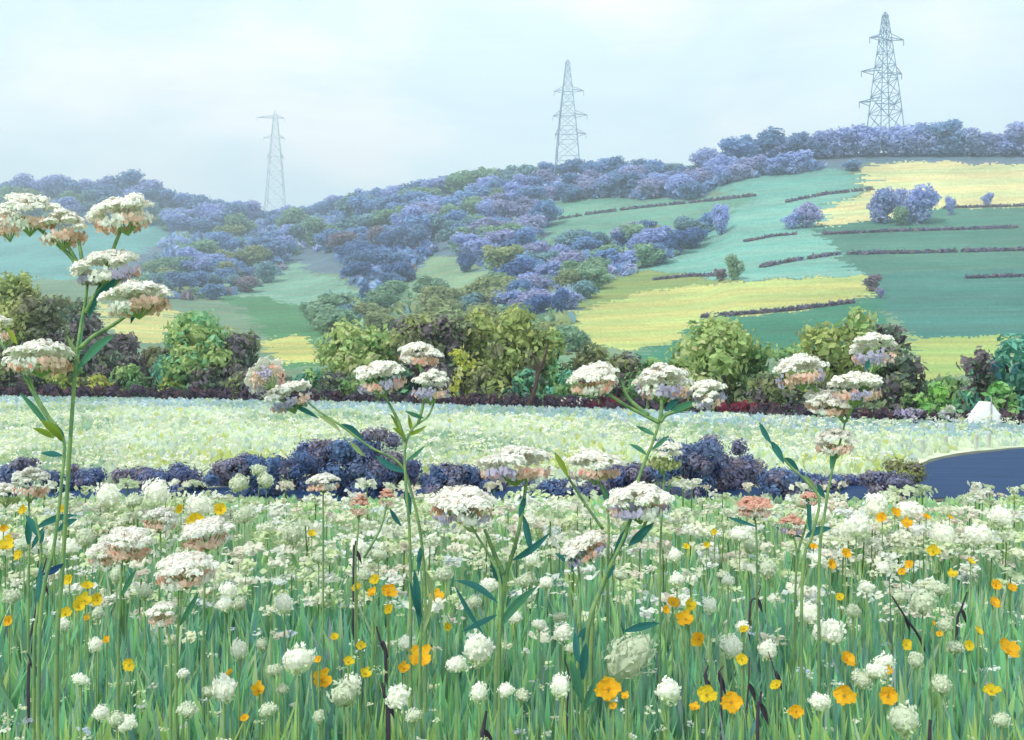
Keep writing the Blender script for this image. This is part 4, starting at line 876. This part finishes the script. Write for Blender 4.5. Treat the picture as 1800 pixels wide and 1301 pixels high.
def small_flower(px, py, w_, kind, hue, extra=''):
    g = random.Random(int(px*13+py)); z = g.uniform(.60, .70); d = (CAM_Z-z)*1750/(py-650); d = min(d, 6.5); p = P(px, py, d); r = w_/2*d/1750*(1.25 if kind != 'cup' else 1.0)
    t = empty('yellow_flower' if kind == 'cup' else 'white_flower', (p.x, p.y, 0)); 
    me = g.choice(CUP) if kind == 'cup' else (BUD if kind == 'bud' else g.choice(PUFF))
    h = link('petals' if kind == 'cup' else 'blossom', me, None, t, (0, 0, p.z)); h.scale = (r*g.uniform(.85, 1.15), r, r*g.uniform(.8, 1.2)) if kind != 'bud' else (r, r, r)
    h.rotation_euler = (g.uniform(.55, 1.3), g.uniform(-.4, .4), g.uniform(-.6, .6)) if kind == 'cup' else ((.2, .75, 0) if kind == 'bud' else (g.uniform(-.3, .5), g.uniform(-.4, .4), g.random()*6))
    hc = {'y': S(250, 218, 60, .8), 'o': S(252, 194, 52, .85), 'w': S(253, 253, 247, 1.0), 'p': S(234, 240, 220, .9)}[hue]; h.color = (*hc, 1)
    s = link('stem', STEM_M, None, t); s.scale = (1, 1, p.z); lf = link('leaf', LEAF_M, None, t); lf.scale = (1, 1, p.z); lf.rotation_euler = (0, 0, g.random()*6)
    size = 'large' if w_ > 36 else 'medium sized' if w_ > 23 else 'small'
    cn = {'y': 'lemon yellow', 'o': 'orange', 'w': 'bright white', 'p': 'greenish white'}[hue]
    best = min([l for l in LAND if abs(l[0]-px)+abs(l[1]-py) > 12], key=lambda l: math.hypot(l[0]-px, (l[1]-py)*1.2)); dx, dy = px-best[0], py-best[1]
    where = ('just ' if math.hypot(dx, dy) < 60 else '')+(('left of' if dx < 0 else 'right of') if abs(dx) > abs(dy)*1.3 else ('below' if dy > 0 else 'above'))
    PENDING.append((t, px, py, f'{size} {cn} {"flower" if kind == "cup" else "bloom"} {where} {best[2]}', 'flower', ('yellow and orange flowers in the near meadow' if kind == 'cup' else 'white blooms in the near meadow')))
WHITES = [(525,1160,50,'w'),(395,1210,45,'w'),(605,1220,48,'p'),(618,1200,30,'w'),(700,1225,42,'w'),(728,1258,26,'p'),(840,1140,50,'w'),(802,1168,30,'w'),(985,1205,34,'w'),(1175,1215,48,'w'),(1420,1076,42,'w'),(1458,1110,42,'w'),(1350,1142,32,'w'),(1288,1138,34,'w'),(1590,1265,50,'p'),(1442,1234,34,'w'),
 (222,1272,34,'w'),(205,1264,26,'p'),(178,1252,26,'w'),(330,1248,34,'p'),(322,1184,20,'w'),(168,1134,22,'w'),(142,1194,24,'w'),(366,1216,22,'p'),(420,1142,28,'w'),(460,1132,20,'p'),(482,1178,24,'p'),(497,1211,18,'p'),(472,1248,30,'p'),(715,1130,28,'w'),(1248,1064,22,'w'),(1216,1018,20,'w'),(1280,1020,20,'w'),(1306,1102,22,'w'),
 (1524,1032,24,'w'),(1552,998,22,'w'),(1438,983,24,'w'),(1622,1058,40,'p'),(1652,1035,24,'p'),(1661,1098,24,'p'),(1678,1138,28,'p'),(1540,1180,34,'w'),(1515,1195,30,'p'),(1655,1204,30,'p'),(1610,1160,24,'p'),(500,1062,28,'w'),(395,1062,28,'w'),(402,1040,28,'w'),(422,1060,22,'p'),(20,1048,26,'p'),(112,1098,20,'w'),(95,958,24,'w'),
 (122,960,34,'w'),(150,945,30,'p'),(42,958,24,'p'),(172,1078,20,'p'),(935,982,22,'w'),(925,1020,30,'p'),(860,1028,30,'w'),(960,1024,22,'w'),(834,1058,22,'p'),(905,1084,24,'w'),(948,1098,24,'w'),(990,1112,30,'w'),(985,1085,20,'p'),(890,1213,24,'w'),(842,1216,28,'w'),(918,1222,24,'p'),(1186,976,24,'w'),(1190,1020,30,'w'),
 (1505,925,44,'w'),(1540,890,40,'w'),(1440,905,40,'w'),(1410,880,32,'p'),(1300,940,34,'w'),(1320,955,30,'p'),(1270,1010,20,'p'),(630,960,30,'w'),(665,975,28,'p'),(470,930,30,'p'),(515,938,34,'p'),(350,890,40,'w'),(275,868,38,'w'),(190,872,40,'w'),(235,880,30,'p'),(420,850,34,'p'),(455,826,26,'p'),(468,845,24,'p'),(430,905,30,'p'),
 (1350,1000,28,'p'),(1600,900,44,'w'),(1660,940,40,'w'),(1720,940,44,'w'),(1760,910,40,'w'),(1580,1050,24,'p'),(1400,1020,24,'p'),(1090,1010,24,'p'),(640,1010,24,'p'),(560,980,26,'p'),(780,1010,26,'p'),(300,1125,20,'p'),(255,1040,26,'p'),(205,1010,26,'p'),(1500,1075,24,'p'),(1760,1265,26,'p'),(1005,1140,22,'p'),(560,1260,20,'p')]
for a, b, c, h in WHITES: small_flower(a, b, c, 'puff', h)
small_flower(1105, 1155, 62, 'bud', 'p'); small_flower(1550, 1170, 30, 'bud', 'w')
YEL = [(740,1158,44,'o'),(710,1174,20,'o'),(628,1035,20,'y'),(660,1020,20,'y'),(682,1042,30,'o'),(656,1044,20,'o'),(685,1070,20,'y'),(770,1050,26,'o'),(786,1102,16,'y'),(634,1136,18,'y'),(612,1164,20,'y'),(643,1184,20,'y'),(566,1196,36,'o'),(588,1120,18,'y'),(405,1182,16,'o'),(456,1214,28,'o'),(430,1262,16,'o'),
 (228,1168,24,'y'),(122,1020,20,'y'),(154,1030,20,'y'),(150,1056,26,'y'),(172,1054,24,'y'),(138,1068,24,'y'),(115,1080,26,'y'),(154,1086,12,'o'),(16,1092,20,'o'),(22,945,22,'y'),(12,962,26,'y'),(35,974,24,'y'),(42,897,18,'y'),(6,929,14,'o'),(188,1125,14,'o'),(110,895,16,'y'),(318,895,18,'y'),(345,912,26,'y'),(388,898,26,'y'),(548,938,14,'y'),
 (1070,1212,46,'o'),(1078,1240,14,'o'),(1182,1060,24,'o'),(1206,1088,28,'o'),(1212,1064,24,'y'),(1230,1122,28,'o'),(1242,1222,32,'y'),(1285,1234,42,'o'),(1222,1244,18,'o'),(1304,1160,22,'y'),(1308,1106,16,'y'),(1484,1222,36,'o'),(1561,1224,34,'o'),(1486,1160,32,'o'),(1592,1132,22,'y'),(1559,1178,18,'o'),(1704,1135,20,'y'),(1770,1144,40,'o'),(1742,1216,26,'y'),
 (1400,1250,26,'o'),(1366,1204,20,'y'),(1476,1050,18,'y'),(1460,992,20,'o'),(1486,974,20,'o'),(1430,962,14,'o'),(1551,911,20,'o'),(1573,902,20,'o'),(1595,920,20,'o'),(1628,910,16,'o'),(1669,910,12,'o'),(1650,928,18,'y'),(1640,970,24,'y'),(1599,992,18,'o'),(1675,1010,18,'y'),(1706,988,14,'y'),(1585,1004,14,'o'),(1256,936,14,'y'),(1242,958,12,'y'),
 (1206,962,16,'y'),(1750,1030,22,'o'),(1778,1035,18,'o'),(1745,1060,24,'o'),(1720,1110,18,'y'),(1652,1115,12,'o'),(1640,1095,10,'o'),(1170,1072,16,'o'),(560,1160,14,'o'),(1100,1225,16,'o')]
for a, b, c, h in YEL: small_flower(a, b, c, 'cup', h)
# labels: where several would read the same, number them from left to right
groups = {}
for e in PENDING: groups.setdefault(e[3], []).append(e)
ORD = ['leftmost', 'second from left', 'third from left', 'fourth from left', 'fifth from left', 'sixth from left', 'seventh from left', 'eighth from left']
for lab, es in groups.items():
    es.sort(key=lambda e: e[1])
    for i, e in enumerate(es):
        l = lab if len(es) == 1 else (ORD[i]+' '+lab if len(es) > 2 else ('left one of two, '+lab if i == 0 else 'right one of two, '+lab))
        if len(l.split()) > 16: l = l.replace('medium sized ', '').replace('just ', '')
        if len(l.split()) > 16: l = l.replace('right one of two, ', 'right ').replace('left one of two, ', 'left ')
        if len(l.split()) > 16: print('LONG', l)
        tag(e[0], l, e[4], e[5])
# small scattered blooms, too small to show parts
g = random.Random(5); cnt = 0
SMALL = []
for s in range(3):
    m = MB(); q = np.random.default_rng(60+s)
    for j in range(16):
        c = q.normal(size=3)*np.array([.5, .5, .28]); a = q.normal(size=3); a /= np.linalg.norm(a); b = np.cross(a, q.normal(size=3)); b /= np.linalg.norm(b)
        m.add([c-a*.42, c-b*.3, c+a*.42, c+b*.3], [(0, 1, 2, 3)], np.array([1, 1, .96])*(1+q.normal()*.05))
    m.tube([(0, 0, -.3), (.3, 0, -6), (.2, .1, -12)], .07, .09, S(130, 165, 110), 4)
    me = m.mesh('pale_flower'); me.materials.append(M_PETAL); SMALL.append(me)
LABS = 'small pale bloom in the crowd of pale blooms under the dark brambles'
while cnt < 170:
    px = g.uniform(-20, 1820); py = 850+(g.random()**1.5)*170; z = g.uniform(.58, .66); d = (CAM_Z-z)*1750/(py-650); p = P(px, py, d)
    o = link('pale_flower', g.choice(SMALL), None, None, p); r = g.uniform(9, 20)*d/1750; o.scale = (r, r, r); o.rotation_euler = (0, 0, g.random()*6)
    o.color = (*(S(*g.choice([(240, 240, 228), (226, 232, 208), (212, 224, 190), (236, 226, 212)]), .85)), 1)
    tag(o, LABS, 'flower', 'small pale blooms under the brambles'); cnt += 1
# ------------------------------------------------------------------ dark withered stalks
DKS = S(92, 82, 96, .6)
STALKS = [([(1568, 1048), (1590, 1082), (1616, 1120), (1632, 1160), (1648, 1200)], .0075, 'thick dark stalk slanting down to the right at the lower right'), ([(1317, 1155), (1316, 1200), (1312, 1270)], .004, 'thin upright dark stalk at the bottom right of centre'), ([(1338, 1215), (1336, 1235), (1332, 1258)], .006, 'short thick dark stalk beside the thin upright one'),
 ([(1338, 1030), (1330, 1050), (1318, 1072)], .005, 'short dark stalk leaning right of the orange pair'), ([(1635, 1265), (1634, 1301), (1632, 1330)], .008, 'stout dark stub at the bottom edge on the right'), ([(662, 1100), (668, 1125), (678, 1152)], .006, 'short dark stalk leaning under the yellow trio near centre'), ([(672, 1200), (676, 1225), (682, 1250)], .007, 'thick dark stub left of the hollow white bloom'),
 ([(82, 980), (72, 1020), (62, 1080), (54, 1130)], .006, 'long dark stalk at the left under the blue green leaves'), ([(48, 1148), (54, 1165), (50, 1190)], .005, 'short dark curl low at the left edge'), ([(1272, 1170), (1262, 1185), (1268, 1205)], .004, 'dark hooked stalk above the biggest orange flower'), ([(1245, 1170), (1238, 1190), (1242, 1205)], .006, 'blunt dark stalk left of the hooked one'),
 ([(1700, 1040), (1690, 1070), (1682, 1102)], .006, 'dark stalk pair leaning at the right under the orange cluster'), ([(1350, 1145), (1362, 1180), (1366, 1200)], .0035, 'thin dark twig beside the small yellow pair'), ([(855, 1250), (850, 1280), (845, 1320)], .008, 'dark stalk foot at the bottom centre'), ([(990, 1150), (1000, 1185), (998, 1210)], .004, 'dark twig left of the white bloom below centre'), ([(625, 950), (624, 965), (622, 975)], .006, 'tiny dark bud stalk below the left salmon head')]
for pts, r, lab in STALKS:
    ymid = sum(p[1] for p in pts)/len(pts); d = max(1.55, (CAM_Z-.62)*1750/(min(p[1] for p in pts)+6-650)); d = min(d, 3.2)
    P_ = [P(a, b, d) for a, b in pts]; base = Vector((P_[-1].x, d, 0)); q = [p-base for p in P_]; q += [Vector((0, 0, max(.05, q[-1].z*.5))), Vector((0, 0, -.01))]
    t = empty('withered_stalk', base); m = MB(); m.tube(smooth_path(q), r*.35, r*1.1, DKS, 6); m.build('stem', M_STEM, t)
    leaf_blade(t, q[1], q[1]+Vector((.02, .01, -.05)), .007, DKS*1.05, .1); tag(t, lab, 'stalk')

# ------------------------------------------------------------------ the air
hm = MB(); hm.box(-1250, 1250, -200, 1250, -8, 240, (1, 1, 1)); hz = hm.build('haze', None)
m = bpy.data.materials.new('haze_air'); m.use_nodes = True; t = m.node_tree; t.nodes.clear()
o_ = t.nodes.new('ShaderNodeOutputMaterial'); v = t.nodes.new('ShaderNodeVolumePrincipled')
v.inputs['Color'].default_value = (.77, .92, 1.0, 1); v.inputs['Density'].default_value = .00095; v.inputs['Anisotropy'].default_value = .2
t.links.new(v.outputs[0], o_.inputs['Volume']); hz.data.materials.append(m); tag(hz, 'thin blue summer haze', 'haze', kind='stuff')
